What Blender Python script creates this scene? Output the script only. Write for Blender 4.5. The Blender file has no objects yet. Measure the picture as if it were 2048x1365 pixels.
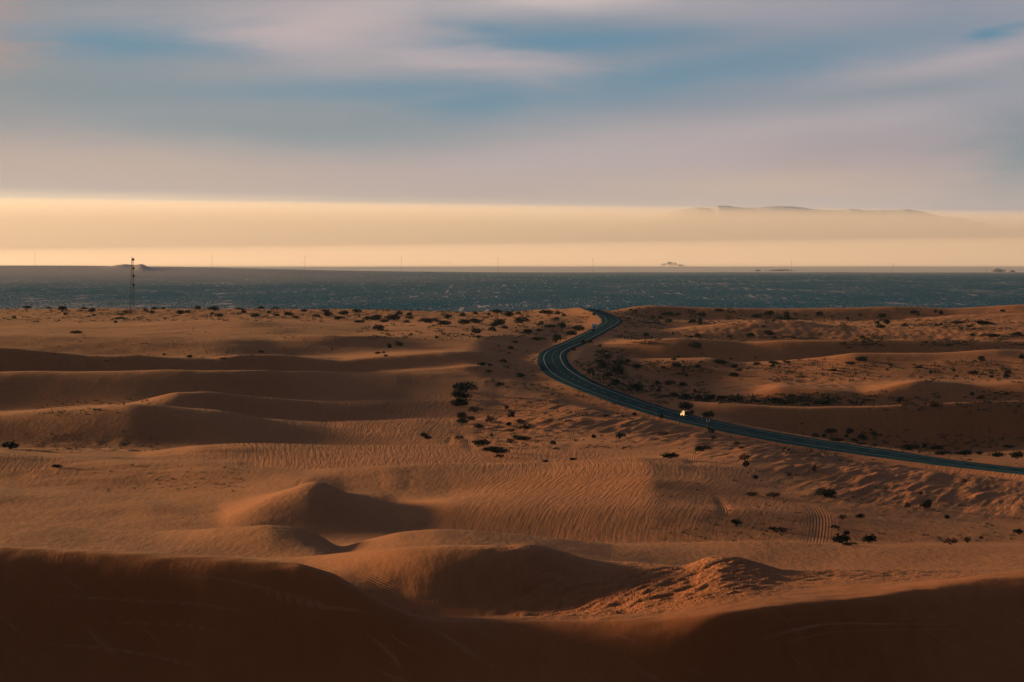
import bpy, bmesh, math, random
import numpy as np
from mathutils import Vector, Matrix
R = math.radians
rng = np.random.default_rng(7); random.seed(7)
SC = bpy.context.scene
COL = SC.collection

# ------------------------------------------------------------------ camera
F = 8000.0; YH = 505.0                 # focal length in photo pixels, eye level row
cam_d = bpy.data.cameras.new('camera'); cam = bpy.data.objects.new('camera', cam_d); COL.objects.link(cam)
cam_d.sensor_width = 36.0; cam_d.lens = 36.0 * F / 2048.0
cam.location = (0, 0, 0); cam.rotation_euler = (R(90), 0, 0)
cam_d.shift_y = (YH - 1365 / 2) / 2048.0
cam_d.clip_start = 1.0; cam_d.clip_end = 400000.0
SC.camera = cam
SC.view_settings.view_transform = 'Standard'; SC.view_settings.look = 'None'
SC.view_settings.exposure = 1.22; SC.view_settings.gamma = 1.0; SC.view_settings.use_curve_mapping = False
SC.cycles.volume_bounces = 1
SC.cycles.max_bounces = 6
SC.cycles.transparent_max_bounces = 16

# ------------------------------------------------------------------ sun and sky
SUN_AZ, SUN_EL = -48.0, 5.8            # degrees: left of the view, above the horizon
sun_d = bpy.data.lights.new('sun', 'SUN'); sun = bpy.data.objects.new('sun', sun_d); COL.objects.link(sun)
sun_d.energy = 5.0; sun_d.angle = R(5.0); sun_d.color = (1.0, 0.56, 0.21)
sa, se = R(SUN_AZ), R(SUN_EL)
sdir = Vector((math.sin(sa) * math.cos(se), math.cos(sa) * math.cos(se), math.sin(se)))
sun.rotation_euler = sdir.to_track_quat('Z', 'Y').to_euler()

world = bpy.data.worlds.new('World'); SC.world = world; world.use_nodes = True


class NT:
    """tiny helper to write node graphs as expressions"""
    def __init__(s, tree): s.t = tree; s.n = tree.nodes; s.l = tree.links
    def put(s, sock, v):
        if v is None: return
        if isinstance(v, bpy.types.NodeSocket): s.l.new(v, sock)
        else:
            try: sock.default_value = v
            except Exception: sock.default_value = tuple(v) + (1.0,)
    def m(s, op, a, b=None, c=None, clamp=False):
        n = s.n.new('ShaderNodeMath'); n.operation = op; n.use_clamp = clamp
        s.put(n.inputs[0], a); s.put(n.inputs[1], b); s.put(n.inputs[2], c); return n.outputs[0]
    def vm(s, op, a, b=None):
        n = s.n.new('ShaderNodeVectorMath'); n.operation = op
        s.put(n.inputs[0], a); s.put(n.inputs[1], b); return n.outputs['Value'] if op in ('LENGTH', 'DOT_PRODUCT') else n.outputs[0]
    def mix(s, f, a, b, blend='MIX'):
        n = s.n.new('ShaderNodeMix'); n.data_type = 'RGBA'; n.blend_type = blend
        s.put(n.inputs[0], f); s.put(n.inputs[6], a); s.put(n.inputs[7], b); return n.outputs[2]
    def xyz(s, v):
        n = s.n.new('ShaderNodeSeparateXYZ'); s.put(n.inputs[0], v); return n.outputs
    def vec(s, x, y, z):
        n = s.n.new('ShaderNodeCombineXYZ')
        for i, v in enumerate((x, y, z)): s.put(n.inputs[i], v)
        return n.outputs[0]
    def noise(s, v, scale=1.0, detail=3.0, rough=0.5, dist=0.0, out=0):
        n = s.n.new('ShaderNodeTexNoise'); s.put(n.inputs['Vector'], v); n.inputs['Scale'].default_value = scale
        n.inputs['Detail'].default_value = detail; n.inputs['Roughness'].default_value = rough
        n.inputs['Distortion'].default_value = dist; return n.outputs[out]
    def step(s, v, lo, hi, a=0.0, b=1.0, mode='SMOOTHSTEP'):
        n = s.n.new('ShaderNodeMapRange'); n.interpolation_type = mode
        for i, q in enumerate((v, lo, hi, a, b)): s.put(n.inputs[i], q)
        return n.outputs[0]
    def attr(s, name, out='Fac'):
        n = s.n.new('ShaderNodeAttribute'); n.attribute_name = name; return n.outputs[out]
    def bump(s, h, strength, dist, normal=None):
        n = s.n.new('ShaderNodeBump'); s.put(n.inputs['Strength'], strength); s.put(n.inputs['Distance'], dist)
        s.put(n.inputs['Height'], h); s.put(n.inputs['Normal'], normal); return n.outputs[0]


def lin(r, g, b):                       # sRGB bytes -> linear
    f = lambda c: (c / 12.92 if c <= .04045 else ((c + .055) / 1.055) ** 2.4)
    return (f(r / 255), f(g / 255), f(b / 255))


def build_world():
    w = NT(world.node_tree); w.n.clear()
    tc = w.n.new('ShaderNodeTexCoord'); d = w.vm('NORMALIZE', tc.outputs['Generated'])
    x, y, z = w.xyz(d)[0:3]
    az = w.m('ARCTAN2', x, y); el = w.m('ARCSINE', z)
    K = 10.0 * 0.5                       # background strength 0.1, exposure +1
    c = lambda r, g, b: tuple(K * v for v in lin(r, g, b)) + (1.0,)
    # drifting cloud coordinates: degrees-like units stretched along the horizon
    A = w.m('MULTIPLY', az, 8.0); E = w.m('MULTIPLY', el, 34.0)
    warp = w.noise(w.vec(A, E, 0.3), 1.3, 3, .55)
    wob = w.m('SUBTRACT', warp, .5)
    warp2 = w.noise(w.vec(A, w.m('MULTIPLY', E, 1.6), 4.7), 3.1, 4, .55)
    wob2 = w.m('SUBTRACT', warp2, .5)
    a2 = w.m('ADD', az, w.m('MULTIPLY', wob2, .05))
    e2 = w.m('ADD', el, w.m('ADD', w.m('MULTIPLY', wob, .006), w.m('MULTIPLY', wob2, .0035)))

    def blob(px, py, rx, ry, slope=0.0, p=1.0):
        # soft elliptical patch of sky around one direction
        a0 = (px - 1024) / F; e0 = (YH - py) / F
        u = w.m('SUBTRACT', a2, a0)
        v = w.m('SUBTRACT', w.m('SUBTRACT', e2, e0), w.m('MULTIPLY', u, slope))
        q = w.m('ADD', w.m('POWER', w.m('ABSOLUTE', w.m('MULTIPLY', u, F / rx)), 2.0),
                w.m('POWER', w.m('ABSOLUTE', w.m('MULTIPLY', v, F / ry)), 2.0))
        return w.m('MULTIPLY', w.m('EXPONENT', w.m('MULTIPLY', q, -1.0)), p)

    def add(base, col, items):
        f = None
        for it in items:
            g = blob(*it); f = g if f is None else w.m('MAXIMUM', f, g)
        f = w.m('MINIMUM', f, 1.0)
        return w.mix(f, base, col)
    # general cloud deck
    deck = w.noise(w.vec(w.m('MULTIPLY', az, 5.0), w.m('MULTIPLY', el, 26.0), 9.1), 1.0, 4, .5)
    side = w.step(az, -.13, .13)         # warm side -> cool side
    mauve = w.mix(side, c(174, 154, 156), c(162, 142, 150))
    grey = w.mix(side, c(112, 134, 150), c(124, 138, 158))
    base = w.mix(w.step(el, .018, .040), mauve, grey)
    base = w.mix(w.m('MULTIPLY', w.step(deck, .42, .72), .55), base, c(176, 165, 170))
    base = add(base, c(186, 170, 174), [(640, 60, 330, 80, -.05, 1.0), (900, 118, 260, 34, -.12, 1.0), (1500, 20, 300, 40, 0, .35), (1560, 250, 480, 42, .10, .55), (1150, 290, 300, 45, .12, .5), (1900, 120, 260, 34, .18, .6)])
    base = add(base, c(206, 190, 188), [(1130, -8, 240, 34, .04, 1.0), (800, 10, 170, 30, 0, .35)])
    base = add(base, c(168, 142, 138), [(-10, 90, 130, 140, 0, .9)])
    base = add(base, c(84, 132, 160), [(250, 85, 260, 40, -.05, 1.0), (740, 185, 460, 34, .0, .85), (960, 205, 230, 46, .05, 1.0), (1130, 86, 260, 36, .02, 1.0), (1030, 65, 120, 22, -.1, .8), (1400, 150, 460, 40, .16, .85), (2010, 62, 130, 12, .16, 1.0)])
    base = add(base, c(112, 134, 148), [(150, 180, 380, 60, 0, .85), (600, 255, 460, 48, -.02, .85), (2050, 300, 140, 80, 0, 1.0), (1750, 190, 260, 30, .12, .4)])
    base = add(base, c(193, 166, 154), [(1560, 372, 330, 34, 0, .75)])
    base = add(base, c(182, 160, 150), [(200, 330, 420, 50, -.04, .6)])
    # clear band under the deck edge, deck edge sinks to the right
    edge = w.m('SUBTRACT', .0114, w.m('MULTIPLY', az, .029))
    t = w.m('SUBTRACT', w.m('ADD', el, w.m('MULTIPLY', wob2, .0022)), edge)
    band = w.m('SUBTRACT', 1.0, w.step(t, -.0022, w.m('ADD', .0018, w.m('MULTIPLY', side, .0022))))
    cream_hi = w.mix(side, c(232, 200, 172), c(216, 184, 160))
    cream_lo = w.mix(side, c(238, 192, 152), c(212, 172, 144))
    hazec = w.mix(side, c(222, 186, 156), c(198, 164, 146))
    cream = w.mix(w.step(el, -.0005, .011), cream_lo, cream_hi)
    cream = w.mix(w.step(el, -.0035, .0035), hazec, cream)
    sky = w.mix(band, base, cream)
    # above the frame the deck goes on, duller towards the zenith; warmer towards the sun
    sd = w.m('MAXIMUM', w.vm('DOT_PRODUCT', d, tuple(sdir)), 0.0)
    up = w.step(el, .06, .34)
    nis = w.n.new('ShaderNodeTexSky'); nis.sky_type = 'NISHITA'; nis.sun_disc = False
    nis.sun_elevation = se; nis.sun_rotation = sa; nis.altitude = 100; nis.dust_density = 3.0
    top = w.mix(.3, c(88, 94, 108), nis.outputs[0])
    sky = w.mix(up, sky, top)
    back = w.step(w.m('COSINE', az), .9, -.6)        # away from the sun side the sky is dimmer
    sky = w.mix(w.m('MULTIPLY', back, .7), sky, c(88, 92, 110))
    glow = w.m('MULTIPLY', w.m('POWER', sd, 14.0), .9)
    sky = w.mix(w.m('MINIMUM', glow, .7), sky, c(255, 214, 160))
    below = w.step(el, -.02, -.10)
    sky = w.mix(below, sky, c(70, 55, 45))
    bg = w.n.new('ShaderNodeBackground'); bg.inputs[1].default_value = 0.085
    w.put(bg.inputs[0], sky)
    out = w.n.new('ShaderNodeOutputWorld'); w.l.new(bg.outputs[0], out.inputs[0])


build_world()

# ------------------------------------------------------------------ helpers
def tag(o, label=None, cat=None, group=None, kind=None):
    if label: o['label'] = label
    if cat: o['category'] = cat
    if group: o['group'] = group
    if kind: o['kind'] = kind
    return o


def link(name, me, mats=(), parent=None):
    o = bpy.data.objects.new(name, me); COL.objects.link(o)
    if parent: o.parent = parent
    for mt in mats:
        if mt.name not in [k.name for k in me.materials if k]: me.materials.append(mt)
    return o


def empty(name, loc, rz=0.0):
    o = bpy.data.objects.new(name, None); COL.objects.link(o); o.location = loc; o.rotation_euler = (0, 0, rz); return o


def material(name, fn):
    mt = bpy.data.materials.new(name); mt.use_nodes = True
    t = NT(mt.node_tree); b = t.n['Principled BSDF']; fn(t, b); return mt


def plain(name, col, rough=.6, metal=0.0, var=.15, scale=3.0, spec=None):
    def fn(t, b):
        tc = t.n.new('ShaderNodeTexCoord')
        nz = t.noise(tc.outputs['Object'], scale, 4, .6)
        t.put(b.inputs['Base Color'], t.mix(t.step(nz, .3, .7), tuple(c * (1 - var) for c in col) + (1,), tuple(min(1, c * (1 + var)) for c in col) + (1,)))
        b.inputs['Roughness'].default_value = rough; b.inputs['Metallic'].default_value = metal
        if spec is not None: b.inputs['Specular IOR Level'].default_value = spec
    return material(name, fn)


def grid_mesh(name, P, attrs=None):
    """P: rows x cols x 3 -> mesh"""
    nr, nc = P.shape[:2]
    me = bpy.data.meshes.new(name)
    idx = np.arange(nr * nc, dtype=np.int32).reshape(nr, nc)
    q = np.stack([idx[:-1, :-1], idx[:-1, 1:], idx[1:, 1:], idx[1:, :-1]], -1).reshape(-1)
    me.vertices.add(nr * nc); me.vertices.foreach_set('co', P.astype(np.float32).reshape(-1))
    me.loops.add(len(q)); me.loops.foreach_set('vertex_index', q)
    nf = len(q) // 4
    me.polygons.add(nf); me.polygons.foreach_set('loop_start', np.arange(0, len(q), 4, dtype=np.int32))
    me.polygons.foreach_set('use_smooth', np.ones(nf, bool))
    for k, v in (attrs or {}).items():
        if v.ndim == 3:
            a = me.attributes.new(k, 'FLOAT_VECTOR', 'POINT'); a.data.foreach_set('vector', v.astype(np.float32).reshape(-1))
        else:
            a = me.attributes.new(k, 'FLOAT', 'POINT'); a.data.foreach_set('value', v.astype(np.float32).reshape(-1))
    me.update(calc_edges=True)
    return me


def hashv(i, j, s):
    h = (i * 374761393 + j * 668265263 + s * 1442695041) & 0xffffffff
    h = ((h ^ (h >> 13)) * 1274126177) & 0xffffffff
    return ((h ^ (h >> 16)) & 0xffffff) / 16777215.0


def vnoise(x, y, s=0):
    i = np.floor(x).astype(np.int64); j = np.floor(y).astype(np.int64)
    fx = x - i; fy = y - j; fx = fx * fx * (3 - 2 * fx); fy = fy * fy * (3 - 2 * fy)
    a = hashv(i, j, s); b = hashv(i + 1, j, s); c = hashv(i, j + 1, s); d = hashv(i + 1, j + 1, s)
    return (a + (b - a) * fx) * (1 - fy) + (c + (d - c) * fx) * fy - .5


def sstep(x, a, b):
    t = np.clip((x - a) / (b - a), 0, 1); return t * t * (3 - 2 * t)


# ------------------------------------------------------------------ terrain profile lines
# each line follows one crest or hollow of the dunes: (bearing column, sight row, distance)
DMAP = np.array([(0, 0), (1200, 1200), (1300, 1290), (1410, 1400), (1550, 1480), (1700, 1640), (1790, 1850), (1900, 2070), (1980, 2260), (2050, 2480), (2200, 2820), (2400, 3060)], float)
LINES = [
 [(-100,1385,498),(300,1385,494),(650,1380,488),(850,1380,478),(1050,1380,474),(1250,1385,472),(1600,1385,471),(1800,1385,472),(2048,1385,470)],
 [(-100,1094,540),(0,1095,540),(250,1107,530),(450,1118,520),(600,1130,515),(670,1152,510),(750,1200,505),(825,1234,500),(875,1243,500),(1024,1242,503),(1200,1241,498),(1324,1240,491),(1449,1222,488),(1524,1214,490),(1724,1195,502),(1874,1170,515),(2048,1148,525)],
 [(-100,1125,590),(450,1145,570),(670,1190,548),(800,1234,545),(1000,1236,545),(1120,1228,548),(1200,1222,538),(1330,1212,518),(1449,1197,510),(1724,1172,532),(2048,1146,560)],
 [(0,1098,625),(250,1110,620),(450,1119,615),(600,1117,612),(670,1111,602),(800,1097,586),(900,1094,582),(1024,1095,582),(1064,1092,584),(1124,1107,594),(1174,1124,604),(1274,1131,600),(1374,1137,592),(1405,1122,592),(1440,1114,592),(1485,1120,593),(1535,1134,594),(1564,1143,596),(1774,1142,603),(2048,1141,620)],
 [(0,1092,660),(450,1112,655),(670,1118,645),(900,1112,630),(1064,1112,630),(1274,1128,650),(1374,1136,655),(1564,1141,655),(2048,1134,660)],
 [(-100,1050,720),(0,1051,720),(100,1056,715),(190,1064,712),(320,1068,710),(450,1060,700),(540,1054,695),(600,1060,700),(650,1080,700),(680,1102,695),(725,1086,690),(800,1070,690),(875,1064,690),(950,1066,695),(1074,1076,700),(1224,1090,710),(1374,1087,718),(1524,1085,722),(1674,1091,725),(2048,1092,730)],
 [(0,1068,770),(400,1075,755),(640,1085,758),(900,1078,765),(1100,1088,758),(1300,1088,755),(1400,1086,755),(1600,1083,758),(2048,1085,775)],
 [(-100,985,880),(0,990,880),(150,1003,862),(300,1016,838),(400,1032,812),(440,1034,802),(483,1018,805),(550,990,820),(600,970,834),(624,963,840),(650,965,842),(685,983,842),(740,1008,838),(791,1022,832),(900,1008,820),(1100,1010,812),(1300,1010,812),(1500,1020,816),(1750,1032,825),(2048,1040,850)],
 [(-100,975,930),(0,972,930),(300,985,910),(483,985,890),(624,974,885),(685,985,885),(900,988,882),(1100,975,885),(1300,960,892),(1500,978,896),(1700,990,900),(2048,1015,920)],
 [(-100,905,1010),(0,908,1010),(88,915,1005),(395,926,980),(505,937,960),(615,939,950),(659,936,950),(769,930,950),(900,931,955),(1100,928,972),(1200,920,985),(1280,915,995),(1400,925,1002),(1500,930,1008),(1700,950,1025),(2048,980,1035)],
 [(0,903,1060),(300,918,1040),(505,940,1010),(700,940,1010),(900,934,1020),(1100,932,1035),(1200,926,1045),(1280,916,1055),(1400,907,1085),(1500,907,1110),(1700,930,1115),(2048,962,1095)],
 [(0,893,1120),(277,905,1110),(395,891,1100),(483,888,1105),(659,890,1120),(900,892,1135),(1000,895,1140),(1100,890,1150),(1280,880,1195),(1400,876,1255),(1500,885,1285),(1700,915,1240),(2048,950,1180)],
 [(0,895,1145),(264,897,1140),(483,893,1148),(659,890,1160),(900,886,1180),(1100,878,1200),(1280,867,1260),(1400,866,1325),(1500,878,1355),(1700,910,1270),(2048,947,1192)],
 [(0,828,1215),(132,819,1220),(264,808,1225),(308,811,1225),(439,824,1230),(527,842,1240),(659,846,1270),(835,837,1310),(1000,845,1318),(1100,840,1322),(1200,828,1392),(1300,817,1500),(1400,843,1470),(1500,863,1405),(1738,902,1300),(2048,942,1205)],
 [(0,835,1260),(264,812,1270),(439,830,1295),(527,848,1300),(659,850,1330),(835,838,1375),(1000,832,1395),(1100,818,1440),(1200,808,1500),(1300,813,1570),(1400,836,1525),(1500,861,1500),(1600,882,1500),(1738,898,1505),(1902,903,1505),(2048,891,1510)],
 [(0,826,1320),(132,815,1320),(264,803,1330),(352,783,1335),(417,782,1345),(527,796,1380),(615,800,1410),(750,800,1455),(835,800,1485),(1000,800,1540),(1100,778,1620),(1200,785,1600),(1300,803,1620),(1380,804,1585),(1445,806,1568),(1608,815,1562),(1673,813,1562),(1771,812,1562),(2048,803,1568)],
 [(0,824,1390),(264,808,1390),(417,802,1410),(527,808,1430),(615,806,1465),(835,793,1540),(1000,788,1575),(1100,765,1645),(1200,775,1640),(1300,806,1660),(1445,819,1640),(1608,824,1630),(1771,822,1630),(2048,813,1625)],
 [(0,744,1508),(264,745,1515),(352,743,1518),(527,741,1545),(659,744,1635),(900,743,1672),(1000,745,1672),(1075,735,1680),(1132,728,1735),(1200,755,1720),(1300,780,1735),(1400,782,1710),(1500,788,1690),(1560,772,1690),(1641,777,1672),(1722,783,1668),(1788,772,1672),(1837,764,1680),(1950,770,1690),(2048,764,1690)],
 [(0,755,1560),(400,752,1570),(571,748,1605),(700,745,1662),(900,735,1690),(1000,725,1692),(1100,712,1745),(1200,742,1765),(1400,762,1770),(1500,764,1755),(1600,768,1745),(1700,766,1735),(1800,762,1735),(2048,758,1735)],
 [(0,755,1574),(400,751.5,1582),(700,743,1675),(900,733,1702),(1000,723,1705),(1100,710,1755),(1200,732,1790),(1346,731,1785),(1481,740,1782),(1641,734,1780),(1706,728,1778),(1869,724,1778),(2048,717,1778)],
 [(0,694,1615),(66,699,1615),(176,708,1620),(264,709,1620),(330,715,1625),(420,718,1635),(483,711,1640),(571,710,1675),(681,720,1705),(900,705,1725),(1000,705,1735),(1100,700,1790),(1200,720,1830),(1250,720,1830),(1346,716,1815),(1420,716,1810),(1481,725,1805),(1641,715,1796),(1706,705,1794),(1869,707,1794),(2000,699,1794),(2048,700,1794)],
 [(0,708,1710),(264,718,1710),(330,718,1710),(483,715,1715),(571,712,1738),(900,700,1770),(1000,696,1780),(1100,690,1840),(1200,716,1860),(1346,726,1856),(1481,734,1858),(1641,724,1858),(1869,716,1856),(2048,708,1856)],
 [(0,670,1768),(101,669,1768),(308,672,1768),(483,675,1774),(549,678,1782),(659,672,1790),(900,672,1850),(1000,671,1870),(1100,676,1890),(1160,684,1900),(1200,684,1900),(1359,677,1890),(1444,682,1888),(1493,687,1888),(1566,682,1885),(1700,683,1882),(2048,680,1880)],
 [(0,676,1830),(483,682,1835),(700,676,1870),(900,669,1900),(1100,668,1930),(1160,676,1945),(1200,680,1960),(1359,684,1990),(1500,690,1990),(1700,688,1990),(2048,686,1980)],
 [(0,645,1970),(220,647,1970),(483,640,1975),(747,655,1985),(900,650,1990),(1100,655,1995),(1200,662,2000),(1280,665,2020),(1395,655,2030),(1517,641,2040),(1590,643,2040),(1716,659,2030),(1970,657,2020),(2048,655,2020)],
 [(0,649,2040),(483,646,2040),(900,643,2040),(1100,645,2040),(1200,654,2050),(1300,660,2080),(1517,655,2090),(1700,650,2090),(1780,648,2080),(1906,646,2080),(2048,642,2080)],
 [(0,634,2110),(600,634,2110),(1000,636,2110),(1100,634,2110),(1200,638,2110),(1300,642,2140),(1500,644,2140),(1780,643,2130),(1906,632,2130),(2048,625,2130)],
 [(0,632,2140),(600,632,2140),(1000,633,2140),(1200,632,2140),(1300,638,2180),(1500,641,2180),(1780,643,2180),(1906,637,2180),(2048,629,2180)],
 [(0,619,2200),(500,618,2200),(800,621,2200),(900,624,2200),(1020,625,2200),(1080,621,2200),(1170,618,2200),(1210,619,2220),(1250,615,2225),(1300,611,2225),(1400,616,2225),(1621,617,2225),(1773,613,2225),(1906,618,2225),(2048,610,2225)],
]
ROAD = []  # filled below

# columns
cols = np.concatenate([-400 - np.geomspace(20, 16000, 46)[::-1], np.arange(-400, -20, 12.0), np.arange(-20, 2070, 2.4), np.arange(2070, 2450, 12.0), 2450 + np.geomspace(20, 16000, 46)])
rows_d = np.concatenate([np.linspace(2, 430, 60, endpoint=False), 430 * (3000 / 430.) ** np.linspace(0, 1, 930), np.linspace(3010, 3900, 50)])


def gsm(v, x, s):
    """gaussian smoothing of v(x) on a uniform 4 px lattice"""
    xs = np.arange(-600, 2700, 4.0); vv = np.interp(xs, x, v)
    k = np.exp(-.5 * (np.arange(-30, 31) * 4 / s) ** 2); k /= k.sum()
    return xs, np.convolve(np.pad(vv, 30, mode='edge'), k, 'valid')


PLAIN_Z = -95.0; RE = 7.4e6
def plain_z(d): return PLAIN_Z - d * d / (2 * RE)


D_, Z_ = [], []
cc = np.clip(cols, -600, 2650)
for dd, zz in ((0.5, -1.8), (100, -15.0), (250, -33.0), (370, -44.5)):
    D_.append(np.full(len(cols), dd)); Z_.append(np.full(len(cols), zz))
for Lx in LINES:
    a = np.array(Lx, float)
    xs, yy = gsm(a[:, 1], a[:, 0], 10.0); _, dv = gsm(np.interp(a[:, 2], DMAP[:, 0], DMAP[:, 1]), a[:, 0], 46.0)
    y = np.interp(cc, xs, yy); d = np.interp(cc, xs, dv)
    D_.append(d); Z_.append(-(y - YH) / F * d)
D_.append(np.maximum(D_[-1] + 260, 3100.)); Z_.append(np.full(len(cols), -72.0))
D_.append(np.full(len(cols), 3600.)); Z_.append(np.full(len(cols), plain_z(3600) - 1.5))
D_.append(np.full(len(cols), 4000.)); Z_.append(np.full(len(cols), plain_z(4000) - 6))
D_ = np.array(D_); Z_ = np.array(Z_)
for k in range(1, len(D_)): D_[k] = np.maximum(D_[k], D_[k - 1] + 14)
h = np.diff(D_, axis=0); s = np.diff(Z_, axis=0) / h
m = np.zeros_like(Z_)
w1 = 2 * h[1:] + h[:-1]; w2 = h[1:] + 2 * h[:-1]
ok = (s[1:] * s[:-1]) > 0
with np.errstate(divide='ignore', invalid='ignore'):
    hm = (w1 + w2) / (w1 / s[:-1] + w2 / s[1:])
m[1:-1] = np.where(ok, hm, 0); m[0] = s[0]; m[-1] = s[-1]
ZG = np.zeros((len(rows_d), len(cols)))
rd = rows_d[:, None]
for k in range(len(h)):
    t = (rd - D_[k]) / h[k]; M = (t >= 0) & (t < 1) if k < len(h) - 1 else (t >= 0)
    if not M.any(): continue
    r0, r1 = np.where(M.any(1))[0][[0, -1]]; tt = t[r0:r1 + 1]
    v = ((2 * tt - 3) * tt * tt + 1) * Z_[k] + (((tt - 2) * tt + 1) * tt) * h[k] * m[k] + (3 - 2 * tt) * tt * tt * Z_[k + 1] + (tt - 1) * tt * tt * h[k] * m[k + 1]
    ZG[r0:r1 + 1] = np.where(M[r0:r1 + 1], v, ZG[r0:r1 + 1])
XG = (cols[None, :] - 1024) / F * rd; YG = np.repeat(rd, len(cols), 1)
CG = np.repeat(cols[None, :], len(rows_d), 0)

# ---- masks (dimensionless, tied to places on the ground)
def zone(px, d, rx, ry, p=2.0):
    return np.exp(-(np.abs((CG - px) / rx) ** p + np.abs((YG - d) / ry) ** p))


m_track = np.clip(zone(780, 1250, 330, 260, 4) + zone(1250, 900, 300, 120, 4) + zone(900, 1060, 330, 60, 4) + .3 * zone(700, 1800, 400, 160, 4) + .6 * zone(60, 980, 80, 40), 0, 1)
m_churn = np.clip(zone(1270, 552, 260, 44, 4) + .5 * zone(1650, 585, 320, 40, 3), 0, 1)
m_gully = np.clip(zone(1180, 1370, 200, 130, 4) + zone(1750, 1130, 380, 110, 4) + zone(1430, 1270, 200, 90, 4) + zone(1850, 960, 260, 90, 4) + .5 * zone(1130, 2250, 60, 400, 4), 0, 1)
m_scrub = np.clip(zone(1500, 1700, 420, 70, 4) + zone(1700, 2500, 500, 330, 4) + zone(500, 2650, 700, 190, 4) + zone(1050, 1280, 130, 110, 4) + .7 * zone(180, 1135, 140, 30, 4) + .8 * zone(1250, 1900, 60, 160), 0, 1)

# ---- mid and small relief
ZG += (1.1 * vnoise(XG / 42, YG / 60, 1) + .5 * vnoise(XG / 16, YG / 24, 2)) * sstep(YG, 480, 900)
ZG += m_scrub * (.9 * np.abs(vnoise(XG / 6, YG / 9, 3)) + .35 * vnoise(XG / 2.5, YG / 5, 4))
gx = XG - .16 * YG
ZG += m_gully * (.5 * vnoise(gx / 4.2, YG / 60, 5) + .32 * vnoise(gx / 1.9, YG / 26, 6) + .2 * vnoise(gx / 1.0, YG / 14, 16))
ZG += zone(230, 1030, 300, 110, 4) * (.5 * vnoise(XG / 16, (YG + .2 * XG) / 11, 17) + .22 * vnoise(XG / 6, (YG - .1 * XG) / 4, 18))
cx = XG - .45 * YG
ZG += m_churn * (.42 * (.5 - 2 * np.abs(vnoise(cx / 3.4, (YG + .3 * XG) / 8.0, 7))) + .34 * (.5 - 2 * np.abs(vnoise(cx / 1.7, (YG + .3 * XG) / 4.5, 19))) + .3 * vnoise(cx / 1.1, YG / 3.0, 8))
ZG += .10 * vnoise(XG / 4, YG / 9, 9)
nearf = 1 - sstep(YG, 500, 640)
ZG += nearf * (.14 * vnoise((XG + .3 * YG) / 9, YG / 5, 10) + .16 * vnoise((XG + .5 * YG) / 3, YG / 2.2, 11))

# ------------------------------------------------------------------ road centre line (bearing column, row, distance, bank)
RC = np.array([[1183.175, 618.695, 2758.445, -0.125], [1209.415, 629.298, 2619.101, -0.129], [1224.291, 643.557, 2462.329, 0.014], [1191.248, 663.709, 2265.606, 0.037], [1149.097, 684.759, 2063.404, 0.0], [1110.208, 703.114, 1880.648, 0.034], [1105.74, 722.792, 1733.957, 0.075], [1127.751, 748.047, 1625.357, 0.089], [1190.18, 778.281, 1544.174, 0.022], [1299.492, 816.391, 1474.376, 0.026], [1420.759, 847.659, 1413.661, 0.042], [1591.518, 879.991, 1358.714, 0.087], [1737.933, 902.161, 1308.33, 0.074], [1883.245, 923.324, 1255.62, 0.032], [2047.961, 941.707, 1200.352, 0.034], [2150.102, 952.283, 1150.777, 0.041]], float)


def catmull(P, n=14):
    Q = np.vstack([2 * P[0] - P[1], P, 2 * P[-1] - P[-2]]); o = []
    for i in range(1, len(Q) - 2):
        t = np.linspace(0, 1, n, endpoint=False)[:, None]; a, b, c, d = Q[i - 1:i + 3]
        o.append(.5 * ((2 * b) + (-a + c) * t + (2 * a - 5 * b + 4 * c - d) * t * t + (-a + 3 * b - 3 * c + d) * t ** 3))
    o.append(P[-1:]); return np.vstack(o)


Sr = catmull(RC)
Pr = np.c_[(Sr[:, 0] - 1024) / F * Sr[:, 2], Sr[:, 2], -(Sr[:, 1] - YH) / F * Sr[:, 2]]
br = Sr[:, 3]
# run on past both ends
t0 = Pr[0] - Pr[3]; t0 /= np.linalg.norm(t0[:2]); t1 = Pr[-1] - Pr[-4]; t1 /= np.linalg.norm(t1[:2])
pre = [Pr[0] + t0 * k + np.array([0, 0, -.00028 * k * k]) for k in (200, 160, 120, 80, 40, 20)]
post = [Pr[-1] + t1 * k for k in (20, 60, 120, 200)]
Pr = np.vstack([pre, Pr, post]); br = np.r_[np.full(6, br[0]), br, np.full(4, br[-1])]
Tr = np.gradient(Pr[:, :2], axis=0); Tr /= np.linalg.norm(Tr, axis=1)[:, None]
Nr = np.c_[-Tr[:, 1], Tr[:, 0]]
HW = 6.3


def road_near(X, Y):
    """signed offset from the road centre, road height there"""
    best = np.full(X.shape, 1e9); off = np.zeros(X.shape); hz = np.zeros(X.shape)
    for i in range(len(Pr) - 1):
        a = Pr[i]; b = Pr[i + 1]; vx, vy = b[0] - a[0], b[1] - a[1]; L2 = vx * vx + vy * vy
        t = np.clip(((X - a[0]) * vx + (Y - a[1]) * vy) / L2, 0, 1)
        dx = X - a[0] - t * vx; dy = Y - a[1] - t * vy; q = dx * dx + dy * dy
        M = q < best
        best = np.where(M, q, best)
        o = dx * (-vy) / math.sqrt(L2) + dy * vx / math.sqrt(L2)
        off = np.where(M, o, off)
        hz = np.where(M, a[2] + t * (b[2] - a[2]) + np.clip(o, -HW, HW) * (br[i] * (1 - t) + br[i + 1] * t), hz)
    return np.sqrt(best), off, hz


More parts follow.
